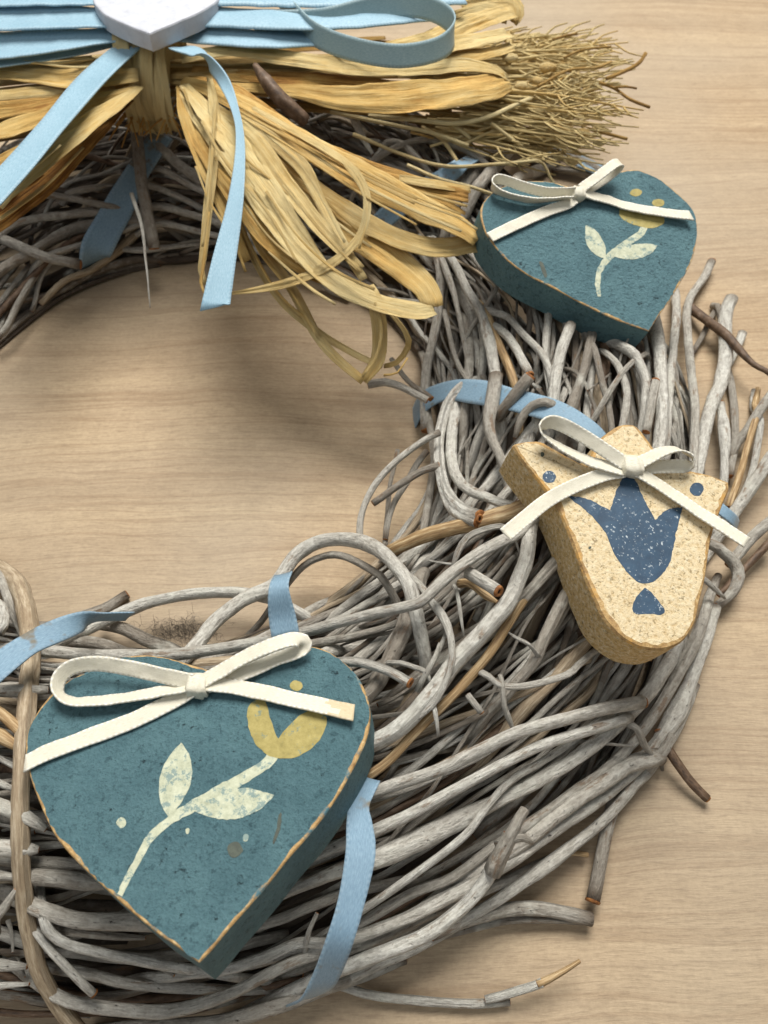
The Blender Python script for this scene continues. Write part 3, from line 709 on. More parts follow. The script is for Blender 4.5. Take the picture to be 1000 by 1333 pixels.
for i in range(210):                      # bristles fanning out to the right
    s = random.random()
    v0 = 62 + 110 * s; u0 = random.uniform(520, 640)
    u1 = random.uniform(690, 800) + 35 * math.sin(math.pi * s) + random.uniform(-25, 15); v1 = 55 + 160 * s + random.gauss(0, 8) - 8
    z0 = 55 - 16 * abs(s - .5) - random.uniform(0, 14); z1 = z0 - random.uniform(2, 12)
    rows = stalk_path(u0, v0, z0, u1, v1, z1, random.uniform(3.2, 5.2), 1.8, random.gauss(0, 7))
    tone = random.uniform(0.6, 1.35); p3 = catmull(stalk3(rows), 3); add_to(p3, tone)
    for b in range(random.choice((2, 2, 3, 4))):    # little forks near the tip
        t = random.uniform(0.45, 0.92); q = rows[min(4, int(t * 4))]; q2 = rows[min(4, int(t * 4) + 1)]
        f = t * 4 - int(t * 4); u = q[0] + (q2[0] - q[0]) * f; vv = q[1] + (q2[1] - q[1]) * f; zz = q[2] + (q2[2] - q[2]) * f
        L = random.uniform(16, 46); an = random.choice((-1, 1)) * random.uniform(0.25, 0.85) + (v1 - v0) / 250
        br = [(u, vv, zz, 2.6), (u + L * .5 * math.cos(an), vv + L * .5 * math.sin(an), zz + 1, 2.2), (u + L * math.cos(an * .7), vv + L * math.sin(an * .7), zz + random.uniform(-1, 3), 1.5)]
        add_to(catmull(stalk3(br), 2.5), tone, 4)
for i in range(46):                       # short dry tufts under the binding
    u0 = random.uniform(165, 235); v0 = random.uniform(125, 150); an = random.uniform(0.3, 2.8); L = random.uniform(15, 45)
    add_to(catmull(stalk3([(u0, v0, 47, 3), (u0 + L * .5 * math.cos(an), v0 + L * .5 * math.sin(an), 45, 2.6), (u0 + L * math.cos(an), v0 + L * math.sin(an) + 4, 41, 1.6)]), 3), random.uniform(.0, .5), 4)
o = mesh_obj('bristles', V, Fc, [BRISTLE], broom, None, U, True, T); fix_winding(o); o['kind'] = 'stuff'
# chaff and seed cases caught in the bristles
for (u, v, z, s) in ((678,112,50,7),(712,88,48,9),(746,108,46,7),(776,113,44,6),(640,110,52,7),(700,105,50,6),(760,172,42,7),(735,160,44,6),(665,76,52,8),(690,145,46,5),(780,186,38,7),(745,210,34,8),(728,205,34,6)):
    c = P(u, v, z); s = s * depth(c) / FPX
    bm = bmesh.new(); bmesh.ops.create_icosphere(bm, subdivisions=2, radius=1)
    for vx in bm.verts:
        k = 1 + 0.35 * noise.noise(vx.co * 1.3 + Vector((u, v, 0)))
        vx.co = Vector((vx.co.x * s * 1.3 * k, vx.co.y * s * 0.8 * k, vx.co.z * s * 0.7 * k)) + c
    vs = [tuple(x.co) for x in bm.verts]; fs = [tuple(y.index for y in f.verts) for f in bm.faces]; bm.free()
    mesh_obj('seed_case', vs, fs, [STRAW], broom, None, [(a[0], a[1] * .2) for a in vs], True, random.uniform(.5, 1.0))
STALKS = [([(700,112,50),(740,92,50),(775,88,50),(796,80,50)],3.5,.25),([(790,102,48),(815,92,48),(832,82,48),(840,70,48)],4.5,.1),([(780,108,46),(800,116,45),(820,130,44),(846,140,42)],4.5,.05),
 ([(735,75,52),(760,64,52),(795,60,52)],3.5,.2),([(720,52,53),(738,46,53),(752,44,53)],3,.1),([(800,114,46),(815,113,46),(828,115,45)],3,.1),([(765,168,40),(790,174,38),(816,180,36)],4,.25),
 ([(480,150,52),(540,155,52),(590,160,50),(635,152,50),(690,128,50)],6,.95),([(430,146,50),(490,158,50),(560,172,48),(610,190,45)],5,.9),([(585,160,49),(600,170,47),(612,180,45)],4.5,.95),
 ([(550,165,47),(575,180,45),(590,200,43),(597,212,42)],5.5,.8),([(640,160,48),(660,175,45),(680,190,42)],5,.85),([(460,175,48),(520,200,45),(580,216,44),(640,214,44),(700,208,42)],4.5,.85),
 ([(690,206,40),(708,215,38),(716,232,35),(724,246,32)],4.5,.85),([(530,215,47),(570,232,45),(610,242,44),(640,252,42)],4,.9),([(600,190,44),(640,172,45),(680,160,45)],4,.8),
 ([(655,178,42),(672,184,41),(684,196,39)],6,.85),([(560,190,44),(600,178,45),(640,165,46),(662,156,46)],3.5,.8)]
for pts, wd, tone in STALKS:
    o = add_twig(stalk3([(a, b, c, wd) for a, b, c in pts]), tone, STRAW, broom, 'stalk', sides=6, amp=.3, knot=1.0)
    o.data.materials[1] = STRAW
# the body of the broom: long flat straws bundled left and right of the tie
random.seed(11)
for i in range(70):
    s = random.random(); right = i % 2 == 0
    zz = 40 + 16 * math.sin(math.pi * s) + random.uniform(-3, 1)
    v0 = 68 + 62 * s
    if right:
        v1 = 52 + 112 * s + random.gauss(0, 6); u1 = random.uniform(430, 650)
        rows = [(222, v0, zz, 6), (300, v0 + (v1 - v0) * .3, zz + 1, random.uniform(6, 14)), (400, v0 + (v1 - v0) * .65, zz, random.uniform(7, 16)), (u1, v1, zz - 3, 5)]
    else:
        v1 = 78 + 110 * s + random.gauss(0, 6)
        rows = [(190, v0, zz, 6), (130, v0 + (v1 - v0) * .3, zz + 1, random.uniform(6, 15)), (60, v0 + (v1 - v0) * .65, zz, random.uniform(8, 18)), (-40, v1, zz - 3, 10)]
    raf(rows, random.uniform(0.05, 0.75), STRAW, broom, 'straw', twist=random.uniform(-.8, .8), nv=7)
add_twig(stalk3([(333, 86, 62, 10), (346, 106, 61, 18), (366, 130, 58, 20), (398, 158, 52, 16)]), .2, DARK, broom, 'stem_stub', amp=.2)

# ------------------------------------------------------------------ raffia bow
random.seed(13)
rbow = thing('raffia_bow', P(205, 105, 40), 'golden raffia bow with long loops tied round the straw broom', 'raffia bow')
RAF = [
 ([(236,76,62,12),(300,66,63,16),(380,76,62,20),(460,88,61,24),(540,90,60,20),(600,84,59,22),(640,90,57,18),(662,102,54,12)],.9,.3),
 ([(300,112,58,10),(380,118,58,16),(440,127,58,28),(520,127,58,38),(580,120,57,40),(630,114,56,36),(662,106,54,22)],.62,.2),
 ([(250,90,58,10),(330,98,58,18),(420,104,58,20),(500,112,57,16),(560,112,56,8)],.35,.3),
 ([(440,76,61,10),(500,66,61,18),(560,50,60,22),(620,28,58,24),(668,14,56,20)],.85,.4),([(480,80,60,12),(550,68,59,22),(610,54,58,24),(662,44,55,20)],.95,.3),([(520,82,58,12),(590,74,57,18),(640,68,55,16),(668,60,53,12)],.7,.3),
 ([(600,6,59,14),(640,0,58,18),(668,4,57,18),(674,18,55,16),(668,30,53,10)],.8,.8),([(590,20,58,10),(630,10,58,14),(652,14,57,14),(654,30,55,10)],.9,.6),([(660,40,53,6),(664,60,52,6),(662,84,50,6)],.85,.2),
 # long loop reaching the right-hand heart
 ([(238,104,58,10),(300,128,60,24),(380,176,58,32),(460,224,55,34),(540,266,52,34),(598,292,49,34),(622,312,46,22)],.66,.3),
 ([(622,316,44,22),(572,322,45,24),(520,311,47,26),(468,286,49,26),(420,256,51,28),(360,214,54,26),(300,160,56,18),(240,112,57,8)],.78,.4),
 ([(244,100,57,10),(300,122,58,26),(360,166,57,32),(420,200,55,30),(492,226,52,26),(548,242,50,22),(610,256,47,16)],.4,.2),
 ([(480,222,52,10),(540,246,50,11),(580,264,47,9),(606,278,44,5)],.45,.3),([(520,232,52,10),(570,240,50,14),(612,246,47,12)],.75,.2),
 # loop ending by the inner edge
 ([(236,112,58,14),(262,150,59,24),(300,200,58,30),(346,262,55,32),(390,322,51,28),(436,366,47,24),(490,392,43,26),(540,404,40,26),(566,404,38,14)],.95,.3),
 ([(564,400,38,24),(556,378,40,34),(524,346,43,38),(480,314,46,40),(430,276,49,36),(370,222,53,30),(310,170,56,22),(250,118,57,10)],.72,.3),
 ([(240,110,59,12),(282,160,60,28),(320,206,58,30),(360,262,55,26),(400,322,50,20),(440,374,45,14)],.98,.4),
 ([(244,130,57,12),(262,184,57,22),(300,240,55,26),(350,310,50,24),(400,352,46,16),(436,372,43,8)],.55,.3),
 ([(300,150,59,12),(340,172,59,16),(392,216,57,17),(416,260,54,15),(448,322,50,14),(474,364,46,10)],.92,.2),
 ([(280,140,60,10),(330,180,60,18),(370,236,57,20),(420,300,53,18),(470,350,48,12)],.85,.3),
 # stray curling strands
 ([(330,140,61,6),(400,180,61,9),(452,212,60,9),(474,242,58,9),(478,272,56,9),(468,308,53,9),(436,340,50,11),(388,364,47,12),(340,376,44,9),(298,382,42,6)],.9,.6),
 ([(478,372,44,16),(489,396,42,18),(494,432,36,18),(492,468,30,16),(473,496,26,12)],.85,.3),
 ([(473,496,26,10),(440,468,29,11),(412,436,33,12),(380,376,39,12),(340,318,44,12),(314,258,49,12),(280,190,54,10),(244,124,57,8)],.8,.5),
 ([(496,392,40,6),(528,432,34,7),(531,452,31,7),(516,472,28,7),(500,476,26,6)],.8,.5),
 ([(498,477,26,7),(460,460,28,8),(408,428,33,9),(360,384,38,9),(324,322,44,9),(304,272,48,9),(262,180,54,8),(240,124,57,8)],.88,.4),
 ([(273,102,61,7),(279,140,61,12),(280,180,59,12),(272,260,54,11),(264,336,47,9),(262,352,45,8),(267,370,43,5)],.9,.3),
 ([(234,112,58,8),(240,150,58,13),(254,190,56,14),(276,240,53,14),(300,290,49,13),(322,340,44,9)],.6,.4),
 # left half
 ([(182,112,58,12),(140,142,59,24),(80,184,57,30),(40,218,55,32),(-10,262,52,32)],.8,.3),([(170,130,54,12),(112,184,52,26),(60,234,49,30),(0,280,46,30),(-30,300,44,30)],.2,.3),
 ([(180,98,60,14),(140,98,61,26),(90,102,60,30),(40,98,59,28),(-20,94,58,24)],.7,.3),([(182,88,60,10),(120,84,60,16),(60,90,59,16),(-20,84,58,14)],.88,.3),
 ([(176,118,58,12),(120,134,58,26),(60,152,56,30),(0,172,54,28),(-30,182,53,24)],.66,.4),([(160,118,57,8),(100,126,57,18),(40,138,56,22),(-20,146,55,20)],.45,.3),
 ([(170,126,56,8),(100,160,55,20),(40,196,53,24),(-20,226,51,22)],.5,.4),([(150,112,58,8),(90,116,58,14),(20,122,57,16),(-20,124,57,16)],.85,.3),
]
for rows, tone, tw in RAF: raf(rows, tone, RAFFIA, rbow, 'strand', twist=tw * random.choice((-1, 1)), crease=0.15, wk=1.15, nv=17)
for i in range(34):
    rows, tone, tw = random.choice(RAF[9:31]); k = random.uniform(0.2, 0.6); off = random.gauss(0, 10)
    m = int(len(rows) * k); seg = rows[m:m + 4]
    if len(seg) < 3: continue
    j = random.uniform(-14, 14)
    raf([(u + random.gauss(0, 2), v + off + j * q / 3, z + 1.5 + 2.0 * q / 3, random.uniform(2.2, 4.5)) for q, (u, v, z, wd) in enumerate(seg)], random.uniform(.6, 1.0), RAFFIA, rbow, 'fibre', nv=3, crease=0.0)
# the binding round the middle: bands wrapped over the bundle
for k in range(7):
    u = 181 + 8 * k
    C, D, Wd = [], [], []
    cc = P(u, 108, 48)
    for j in range(13):
        a = math.radians(-35 + 250 * j / 12)
        C.append(Vector((cc.x + 0.8 * math.sin(j * .7 + k), cc.y - 17.5 * math.cos(a), 50 + 17.5 * math.sin(a) + 0.5 * math.sin(k * 2.2)))); D.append(Vector((1, 0.15 * math.sin(k * 1.9), 0.2 * math.sin(k * 2.7)))); Wd.append(3.4 + 0.7 * math.sin(k * 1.7))
    strip('binding', C, D, Wd, RAFFIA, rbow, thick=0.2, nv=7, crease=0.12, cup=-0.5, tone=1.1 + .12 * math.sin(k), step=2, seed=k * 3.3)

# ------------------------------------------------------------------ pale blue bow
bbow = thing('ribbon_bow', P(205, 40, 55), 'pale blue satin ribbon bow with long tails under the white heart', 'bow')
def fl(rows, **kw): return [((a, b, z), (c, d, z2)) for a, b, z, c, d, z2 in rows]
LOOPS = [
 fl([(195,-30,70,196,6,70),(120,-22,71,120,8,70.5),(40,-26,71,42,8,70.5),(-30,-32,70,-30,10,69.5)]),
 fl([(195,4,68,196,34,67),(140,12,69,142,36,68),(70,8,69.5,72,38,68),(-30,4,69,-30,42,67)]),
 fl([(190,24,65,192,50,64),(130,38,66,132,58,65),(60,40,66,62,70,64.5),(-30,46,65,-30,82,63)]),
 fl([(150,54,62.5,152,60,62),(80,66,62.5,82,76,62),(-30,78,62,-30,92,61)]),
 fl([(205,-30,70,206,4,70),(300,-24,71,300,6,70.5),(400,-22,70,402,8,69.5),(480,-24,68,484,8,67.5),(590,-34,65,598,4,64)]),
 fl([(205,2,68,206,30,67),(290,10,69,292,34,68),(370,12,69,372,38,68),(450,10,67,456,36,66),(550,2,64,562,26,63)]),
 fl([(208,26,65,209,50,64),(290,36,66,292,58,65),(350,40,66,352,62,65),(420,36,64,428,58,63)]),
]
for i, rows in enumerate(LOOPS): pairstrip('loop', rows, RIB_BLUE, bbow, cup=0.16, wrinkle=0.015, nv=9, seed=i * 4.7)
# the loop standing on its edge, on the right
lp = [(362,-8),(386,22),(412,46),(460,64),(520,73),(572,63),(591,42),(578,20),(540,8),(480,12),(420,26),(330,30)]
zz = [67,67,66,65,65,65,66,67,67,67,67,66]
C = [P(u, v, z) for (u, v), z in zip(lp, zz)]
strip('loop', C, [Vector((0.0, 0.45, 1)).normalized()] * len(C), [6.2] * len(C), RIB_TEAL, bbow, step=1.0)
pairstrip('tail', fl([(160,52,64,184,62,64),(108,96,63,134,110,63),(60,152,62,84,168,61),(16,202,60,40,222,59),(-30,250,58,-4,272,57)]), RIB_BLUE, bbow, cup=0.15)
pairstrip('tail', fl([(224,60,65,232,64,67),(252,64,66,262,74,66),(284,100,65,293,102,66),(302,146,64,312,145,64),(307,190,62,319,190,62),(297,260,58,317,262,58),(276,340,53,307,342,52),(262,398,49,299,402,48)]), RIB_BLUE, bbow, cup=0.15, ucut=-3.5)

# ------------------------------------------------------------------ ribbon wound round the wreath
wrap = thing('wrapped_ribbon', Vector((WC.x + 20, WC.y - 60, 0)), 'dusty blue satin ribbon wound in wide turns round the twig wreath', 'ribbon')
def srow(a, b):
    p, q = S(a[0], a[1], a[2]), S(b[0], b[1], b[2]); return p, q
def wrapstrip(rows, head=None, tailp=None, fold=None):
    C, D, Wd = [], [], []
    pr = [srow(a, b) if len(a) == 3 else (P(a[0], a[1], a[2]), P(b[0], b[1], b[2])) for a, b in rows]
    for p, q in pr: C.append((p + q) / 2); D.append((q - p).normalized()); Wd.append((q - p).length)
    # the heights of neighbouring rows follow one another
    for k, off in ((0, head), (-1, tailp)):
        if off:
            c, d, wd = C[k] + Vector(off), D[k], Wd[k]
            if k == 0: C.insert(0, c); D.insert(0, d); Wd.insert(0, wd)
            else: C.append(c); D.append(d); Wd.append(wd)
    m = sorted(Wd)[len(Wd) // 2]
    Wd = [min(max(x, 0.75 * m), 1.25 * m) for x in Wd]
    return strip('ribbon_turn', C, D, Wd, RIB_WRAP, wrap, cup=0.12, step=1.2)
A4 = lambda *a: a + (0,)
wrapstrip([((200,172,5),(226,174,5)),((178,205,5.5),(206,204,5.5)),((160,232,5.5),(190,230,5.5)),((135,280,5),(170,268,5)),((104,340,4),(141,326,4))], tailp=(-3, 9, -13))
wrapstrip([(A4(137,800,26),A4(128,806,25)),(A4(92,805,33),A4(112,816,29)),(A4(50,817,37),A4(82,833,35)),(A4(25,830,39),A4(50,848,38)),(A4(0,846,40),A4(24,868,40)),(A4(-30,868,41),A4(0,890,41))], head=(4, 3, -6))
wrapstrip([(A4(358,752,44),A4(381,742,44)),(A4(352,762,46),A4(376,757,46)),(A4(349,780,45),A4(378,774,45)),(A4(350,806,42),A4(385,800,42)),(A4(353,834,40),A4(392,826,40))])
wrapstrip([(A4(455,1050,38),A4(481,1046,38)),(A4(451,1074,39),A4(485,1075,39)),(A4(450,1110,40),A4(489,1112,40)),(A4(440,1175,39),A4(475,1171,39)),(A4(425,1222,37),A4(460,1225,37)),(A4(408,1270,31),A4(444,1264,31)),(A4(392,1300,25),A4(428,1287,25))], tailp=(-4, -1, -13), head=(2, 5, -2))
wrapstrip([((668,168,6),(672,176,6)),((648,181,6),(653,190,6)),((603,206,6),(620,211,6)),((570,225,6),(590,233,6)),((530,247,6),(555,258,6)),((487,279,5),(512,293,5))], tailp=(-8, -4, -8))
wrapstrip([((660,170,6),(664,184,6)),((695,176,6),(697,188,6)),((725,189,6),(722,202,6)),((760,204,6),(754,217,6)),((784,215,5),(778,228,5))])
wrapstrip([((549,510,4),(553,537,4)),((580,499,5),(586,518,5)),((620,497,5),(620,523,5)),((668,506,5),(656,532,5)),((728,522,5),(702,544,5)),((766,544,5),(748,558,5)),((792,570,4),(772,584,4))], head=(-3, 0, -9), tailp=(4, -8, -5))
wrapstrip([(A4(936,652,27),A4(928,664,27)),(A4(946,660,27),A4(938,671,27)),(A4(958,671,25),A4(953,683,25)),(A4(962,680,19),A4(957,692,19))])

# ------------------------------------------------------------------ wooden ornaments
class Plane:
    def __init__(s, cu, cv, cz, tx, ty):
        s.p = P(cu, cv, cz); s.n = Vector((math.tan(math.radians(tx)), math.tan(math.radians(ty)), 1)).normalized()
        s.ax = Vector((1, 0, 0)); s.ax = (s.ax - s.n * s.ax.dot(s.n)).normalized(); s.ay = s.n.cross(s.ax)
    def at(s, u, v, h=0.0):
        r = ray(u, v); p0 = s.p + s.n * h; return EYE + r * ((p0 - EYE).dot(s.n) / r.dot(s.n))
    def loc(s, u, v):
        d = s.at(u, v) - s.p; return (d.dot(s.ax), d.dot(s.ay))
    def w(s, x, y, h=0.0): return s.p + s.ax * x + s.ay * y + s.n * h
def smooth_closed(pts, corners, step=1.0):
    """closed outline through pts; sharp at indices in corners"""
    n = len(pts); out = []
    cs = sorted(corners)
    if not cs:
        ext = pts[-3:] + pts + pts[:3]
        full = catmull([(a, b, 0) for a, b in ext], step)
        # keep the middle turn only
        st = min(range(len(full)), key=lambda i: math.dist(full[i][:2], pts[0]) + (1000 if i > len(full) // 2 else 0))
        en = min(range(len(full)), key=lambda i: math.dist(full[i][:2], pts[0]) + (1000 if i <= len(full) // 2 else 0))
        return [f[:2] for f in full[st:en]]
    for k, a in enumerate(cs):
        b = cs[(k + 1) % len(cs)]
        seg = [pts[(a + i) % n] for i in range(((b - a) % n or n) + 1)]
        out += [q[:2] for q in catmull([(x, y, 0) for x, y in seg], step)[:-1]]
    return out
def area2(p): return sum(a[0] * b[1] - b[0] * a[1] for a, b in zip(p, p[1:] + p[:1]))
def slab(name, pl, outline, thick, mats, parent, bevel=0.55, seed=0.0, wear=0.5):
    if area2(outline) < 0: outline = outline[::-1]
    n = len(outline); nrm = []
    for i in range(n):
        a, b = Vector(outline[i - 1]), Vector(outline[(i + 1) % n]); t = (b - a).normalized(); nrm.append(Vector((-t.y, t.x)))
    rings = []
    def ring(ins, h, jit):
        r = []
        for i, (x, y) in enumerate(outline):
            k = ins * (1 + jit * 1.6 * noise.noise(Vector((x * .17 + seed, y * .17, seed))) + jit * noise.noise(Vector((x * .7, y * .7, seed + 5))))
            r.append(pl.w(x + nrm[i].x * k, y + nrm[i].y * k, h))
        return r
    rs = [ring(bevel, 0, wear), ring(bevel * .35, -bevel * .25, wear * .5), ring(0, -bevel * .9, .2), ring(-.1, -thick * .5, .2), ring(0, -thick + .4, .2), ring(.4, -thick, .2)]
    vs = [tuple(v) for r in rs for v in r]; fs = [tuple(range(n))]; fm = [0]
    for k in range(5):
        for i in range(n):
            j = (i + 1) % n; fs.append((k * n + i, (k + 1) * n + i, (k + 1) * n + j, k * n + j)); fm.append(1 if k < 2 else 2)
    fs.append(tuple(range(6 * n - 1, 5 * n - 1, -1))); fm.append(2)
    o = mesh_obj(name, vs, fs, mats, parent, fm, None, False)
    fix_winding(o)
    return o
def decal(name, pl, poly, mat, parent, h=0.05, rough=0.22, corners=None, step=0.6, smooth=True):
    """a film of paint: thin raised patch with its own edges"""
    loc = [pl.loc(u, v) for u, v in poly]
    out = smooth_closed(loc, corners or [], step) if smooth else loc
    if area2(out) < 0: out = out[::-1]
    n = len(out); cen = Vector((sum(p[0] for p in out) / n, sum(p[1] for p in out) / n))
    jit = []
    for x, y in out:
        q = Vector((x * 1.1, y * 1.1, 3.3)); jit.append((x + rough * noise.noise(q), y + rough * noise.noise(q + Vector((7, 0, 0)))))
    vs = [tuple(pl.w(x, y, h)) for x, y in jit] + [tuple(pl.w(x, y, -0.12)) for x, y in jit]
    fs = [tuple(range(n))] + [(i, i + n, (i + 1) % n + n, (i + 1) % n) for i in range(n)]
    o = mesh_obj(name, vs, fs, [mat], parent, None, None, False); fix_winding(o); return o
def stroke(name, pl, pts, mat, parent, h=0.05):
    """pts: (u,v,widthpx) brush stroke"""
    L, R = [], []
    for i, (u, v, wd) in enumerate(pts):
        a, b = pts[max(i - 1, 0)], pts[min(i + 1, len(pts) - 1)]
        t = Vector((b[0] - a[0], b[1] - a[1])).normalized(); nr = Vector((-t.y, t.x)) * wd * .5
        L.append((u + nr.x, v + nr.y)); R.append((u - nr.x, v - nr.y))
    poly = L + R[::-1]
    return decal(name, pl, poly, mat, parent, h, 0.24, corners=[0, len(L) - 1, len(L), len(poly) - 1])
def dot(name, pl, u, v, ru, rv, mat, parent, h=0.06):
    return decal(name, pl, [(u + ru * math.cos(a * math.pi / 5), v + rv * math.sin(a * math.pi / 5)) for a in range(10)], mat, parent, h)
def bow_band(name, pl, rows, width, parent, **kw):
    """rows: (u, v, height above face, lean) ; lean 0 lies flat, 90 stands on edge"""
    C = [pl.at(u, v, h) for u, v, h, a in rows]; n = len(C); D = []
    for i, r in enumerate(rows):
        t = (C[min(i + 1, n - 1)] - C[max(i - 1, 0)]).normalized(); d = t.cross(pl.n).normalized()
        if 'ref' in kw: pass
        a = math.radians(r[3]); D.append(d * math.cos(a) + pl.n * math.sin(a))
    kw.pop('ref', None); stain_end = kw.pop('stain_end', 0)
    for i in range(1, n):
        if D[i].dot(D[i - 1]) < 0: D[i] = -D[i]
    o = strip(name, C, D, [width] * n, RIB_WHITE, parent, thick=0.26, step=0.6, wrinkle=0.07, seed=rows[0][0] * 0.37 + rows[-1][1], **kw)
    if stain_end:
        o.data.materials.append(RIB_STAIN); uvd = o.data.uv_layers[0].data; Lm = max(d.uv[0] for d in uvd)
        for f in o.data.polygons:
            m = sum(uvd[l].uv[0] for l in f.loop_indices) / len(f.loop_indices)
            y = sum(uvd[l].uv[1] for l in f.loop_indices) / len(f.loop_indices)
            if m > Lm - stain_end * (1 + 0.5 * math.sin(y * 7)): f.material_index = 1
    return o
def knot(name, pl, u, v, h, sx, sy, sz, parent):
    bm = bmesh.new(); bmesh.ops.create_icosphere(bm, subdivisions=3, radius=1)
    for vx in bm.verts:
        c = vx.co; k = 1 + 0.16 * noise.noise(c * 1.6 + Vector((u, v, 0))) + 0.09 * math.sin(c.x * 10)
        q = Vector((math.copysign(abs(c.x) ** .5, c.x), math.copysign(abs(c.y) ** .5, c.y), math.copysign(abs(c.z) ** .8, c.z))) * k
        vx.co = q
    cen = pl.at(u, v, h)
    vs = [tuple(cen + pl.ax * (x.co.x * sx) + pl.ay * (x.co.y * sy) + pl.n * (x.co.z * sz)) for x in bm.verts]
    uv = [(x.co.x * 3, 0.5 + 0.2 * x.co.y) for x in bm.verts]
    fs = [tuple(y.index for y in f.verts) for f in bm.faces]; bm.free()
    return mesh_obj(name, vs, fs, [RIB_WHITE], parent, None, uv, True)

HG = 'blue wooden hearts on the wreath'
# --- large heart, bottom
pa = Plane(255, 1040, 45.5, -4.8, 10.7)
ha = thing('wooden_heart', pa.p - Vector((0, 0, pa.p.z)) + Vector((0, 0, 34)), 'blue wooden heart nearest the viewer at the bottom left, white bow and painted flower', 'wooden heart', HG)
A_OUT = [(300,890),(272,872),(250,865),(215,855),(185,852),(150,857),(112,874),(82,890),(62,908),(46,930),(35,955),(33,975),(37,1005),(50,1042),(67,1080),(85,1105),(112,1133),(150,1168),(200,1211),(232,1233),(259,1253),
 (275,1236),(300,1206),(325,1178),(350,1149),(375,1117),(410,1077),(440,1035),(462,995),(477,962),(482,935),(480,912),(470,887),(457,870),(442,857),(425,846),(408,841),(388,842),(362,848),(335,862),(316,876)]
la = [pa.loc(u, v) for u, v in A_OUT]
outA = smooth_closed(la, [0, 20], 1.0)
slab('body', pa, outA, 10.4, [BLUE_FACE, WORN_BLUE, BLUE_SIDE], ha, bevel=0.42, seed=2.0, wear=0.8)
stroke('painted_stem', pa, [(357,981,14),(346,995,14),(320,1011,14),(285,1031,16),(245,1053,14),(220,1069,11),(195,1092,10),(176,1125,9),(163,1150,8),(156,1166,7)], CREAM, ha)
decal('painted_leaf', pa, [(237,967),(247,985),(250,1005),(246,1027),(235,1047),(220,1066),(211,1050),(207,1022),(212,1000),(222,982)], CREAM, ha, h=.07, corners=[0, 5])
decal('painted_leaf', pa, [(243,1050),(262,1036),(285,1029),(320,1026),(357,1035),(345,1049),(325,1061),(300,1067),(270,1063)], CREAM, ha, h=.07, corners=[0, 4])
decal('painted_blossom', pa, [(322,926),(332,912),(345,914),(353,938),(362,962),(376,946),(392,930),(410,924),(425,934),(423,950),(412,968),(390,984),(360,987),(340,976),(327,957)], MUSTARD, ha, h=.06, corners=[4])
dot('painted_dot', pa, 386, 893, 9, 7, MUSTARD, ha); dot('knot_mark', pa, 306, 1106, 10, 10, SPOT, ha)
dot('paint_fleck', pa, 158, 1071, 6, 7, CREAM, ha); dot('paint_fleck', pa, 320, 1090, 3.5, 5, CREAM, ha); dot('paint_fleck', pa, 244, 1082, 2.5, 4, CREAM, ha)
decal('scuff_mark', pa, [(363,1060),(367,1060),(364,1080),(357,1098),(355,1096),(360,1078)], SPOT, ha, h=.05)
bw = knot('bow', pa, 257, 893, 1.7, 2.0, 2.2, 1.9, ha)
bow_band('bow_loop', pa, [(252,888,2.4,40),(215,880,3.2,48),(170,870,4.0,50),(125,864,4.4,55),(95,868,4.0,62),(78,882,3.2,66),(75,900,2.4,60),(90,912,2.0,40),(120,913,2.0,28),(165,908,2.0,25),(210,900,2.0,22),(250,893,2.0,20)], 3.0, bw)
bow_band('bow_loop', pa, [(262,888,2.2,5),(290,872,3.2,5),(325,852,4.4,5),(360,838,5.2,5),(384,832,4.8,5),(396,838,3.4,10),(388,848,2.0,5),(360,858,1.5,0),(325,873,1.3,0),(270,893,1.2,0)], 3.1, bw)
bow_band('bow_tail', pa, [(252,897,1.6,0),(230,910,0.9,5),(175,937,0.8,8),(112,961,0.8,5),(62,980,0.8,3),(32,994,0.9,0)], 3.2, bw, ucut=-1.0)
bow_band('bow_tail', pa, [(264,889,2.2,0),(290,892,1.6,5),(325,898,1.2,8),(375,909,1.1,8),(425,920,1.3,6),(461,928,1.6,4)], 3.2, bw, ucut=.8, stain_end=4.0)

# --- heart, upper right
pb = Plane(770, 325, 45.5, 9.4, -13.3)
hb = thing('wooden_heart', pb.p - Vector((0, 0, pb.p.z)) + Vector((0, 0, 34)), 'blue wooden heart at the upper right beside the raffia loops, white bow and painted flower', 'wooden heart', HG)
B_OUT = [(762,250),(748,245),(725,238),(700,235),(675,237),(652,244),(636,255),(627,268),(626,282),(632,302),(641,316),(660,338),(688,358),(725,377),(762,397),(800,415),(845,431),
 (857,412),(875,386),(898,346),(906,320),(908,296),(905,280),(897,266),(882,251),(862,235),(844,226),(830,221),(812,222),(795,228),(778,238)]
lb = [pb.loc(u, v) for u, v in B_OUT]
outB = smooth_closed(lb, [0, 16], 1.0)
slab('body', pb, outB, 10.8, [BLUE_FACE, WORN_BLUE, BLUE_SIDE], hb, bevel=0.34, seed=9.0, wear=0.8)
stroke('painted_stem', pb, [(839,294,9),(834,304,9),(820,314,9),(804,325,9),(790,338,9),(781,352,7),(778,368,7),(780,386,4)], CREAM, hb)
decal('painted_leaf', pb, [(762,293),(774,299),(783,310),(788,322),(789,336),(779,334),(769,326),(762,312)], CREAM, hb, h=.07, corners=[0, 4])
decal('painted_leaf', pb, [(796,333),(815,321),(838,317),(856,320),(847,330),(830,337),(812,337)], CREAM, hb, h=.07, corners=[0, 3])
decal('painted_blossom', pb, [(806,279),(812,268),(826,274),(840,280),(852,272),(862,276),(864,290),(850,297),(834,295),(818,290)], MUSTARD, hb, h=.06)
dot('painted_dot', pb, 828, 251, 8, 5, MUSTARD, hb); dot('painted_dot', pb, 857, 264, 8, 5, MUSTARD, hb)
decal('scuff_mark', pb, [(702,341),(707,343),(712,358),(710,362),(706,354)], SPOT, hb, h=.05)
bw = knot('bow', pb, 752, 253, 1.7, 2.0, 1.7, 1.8, hb)
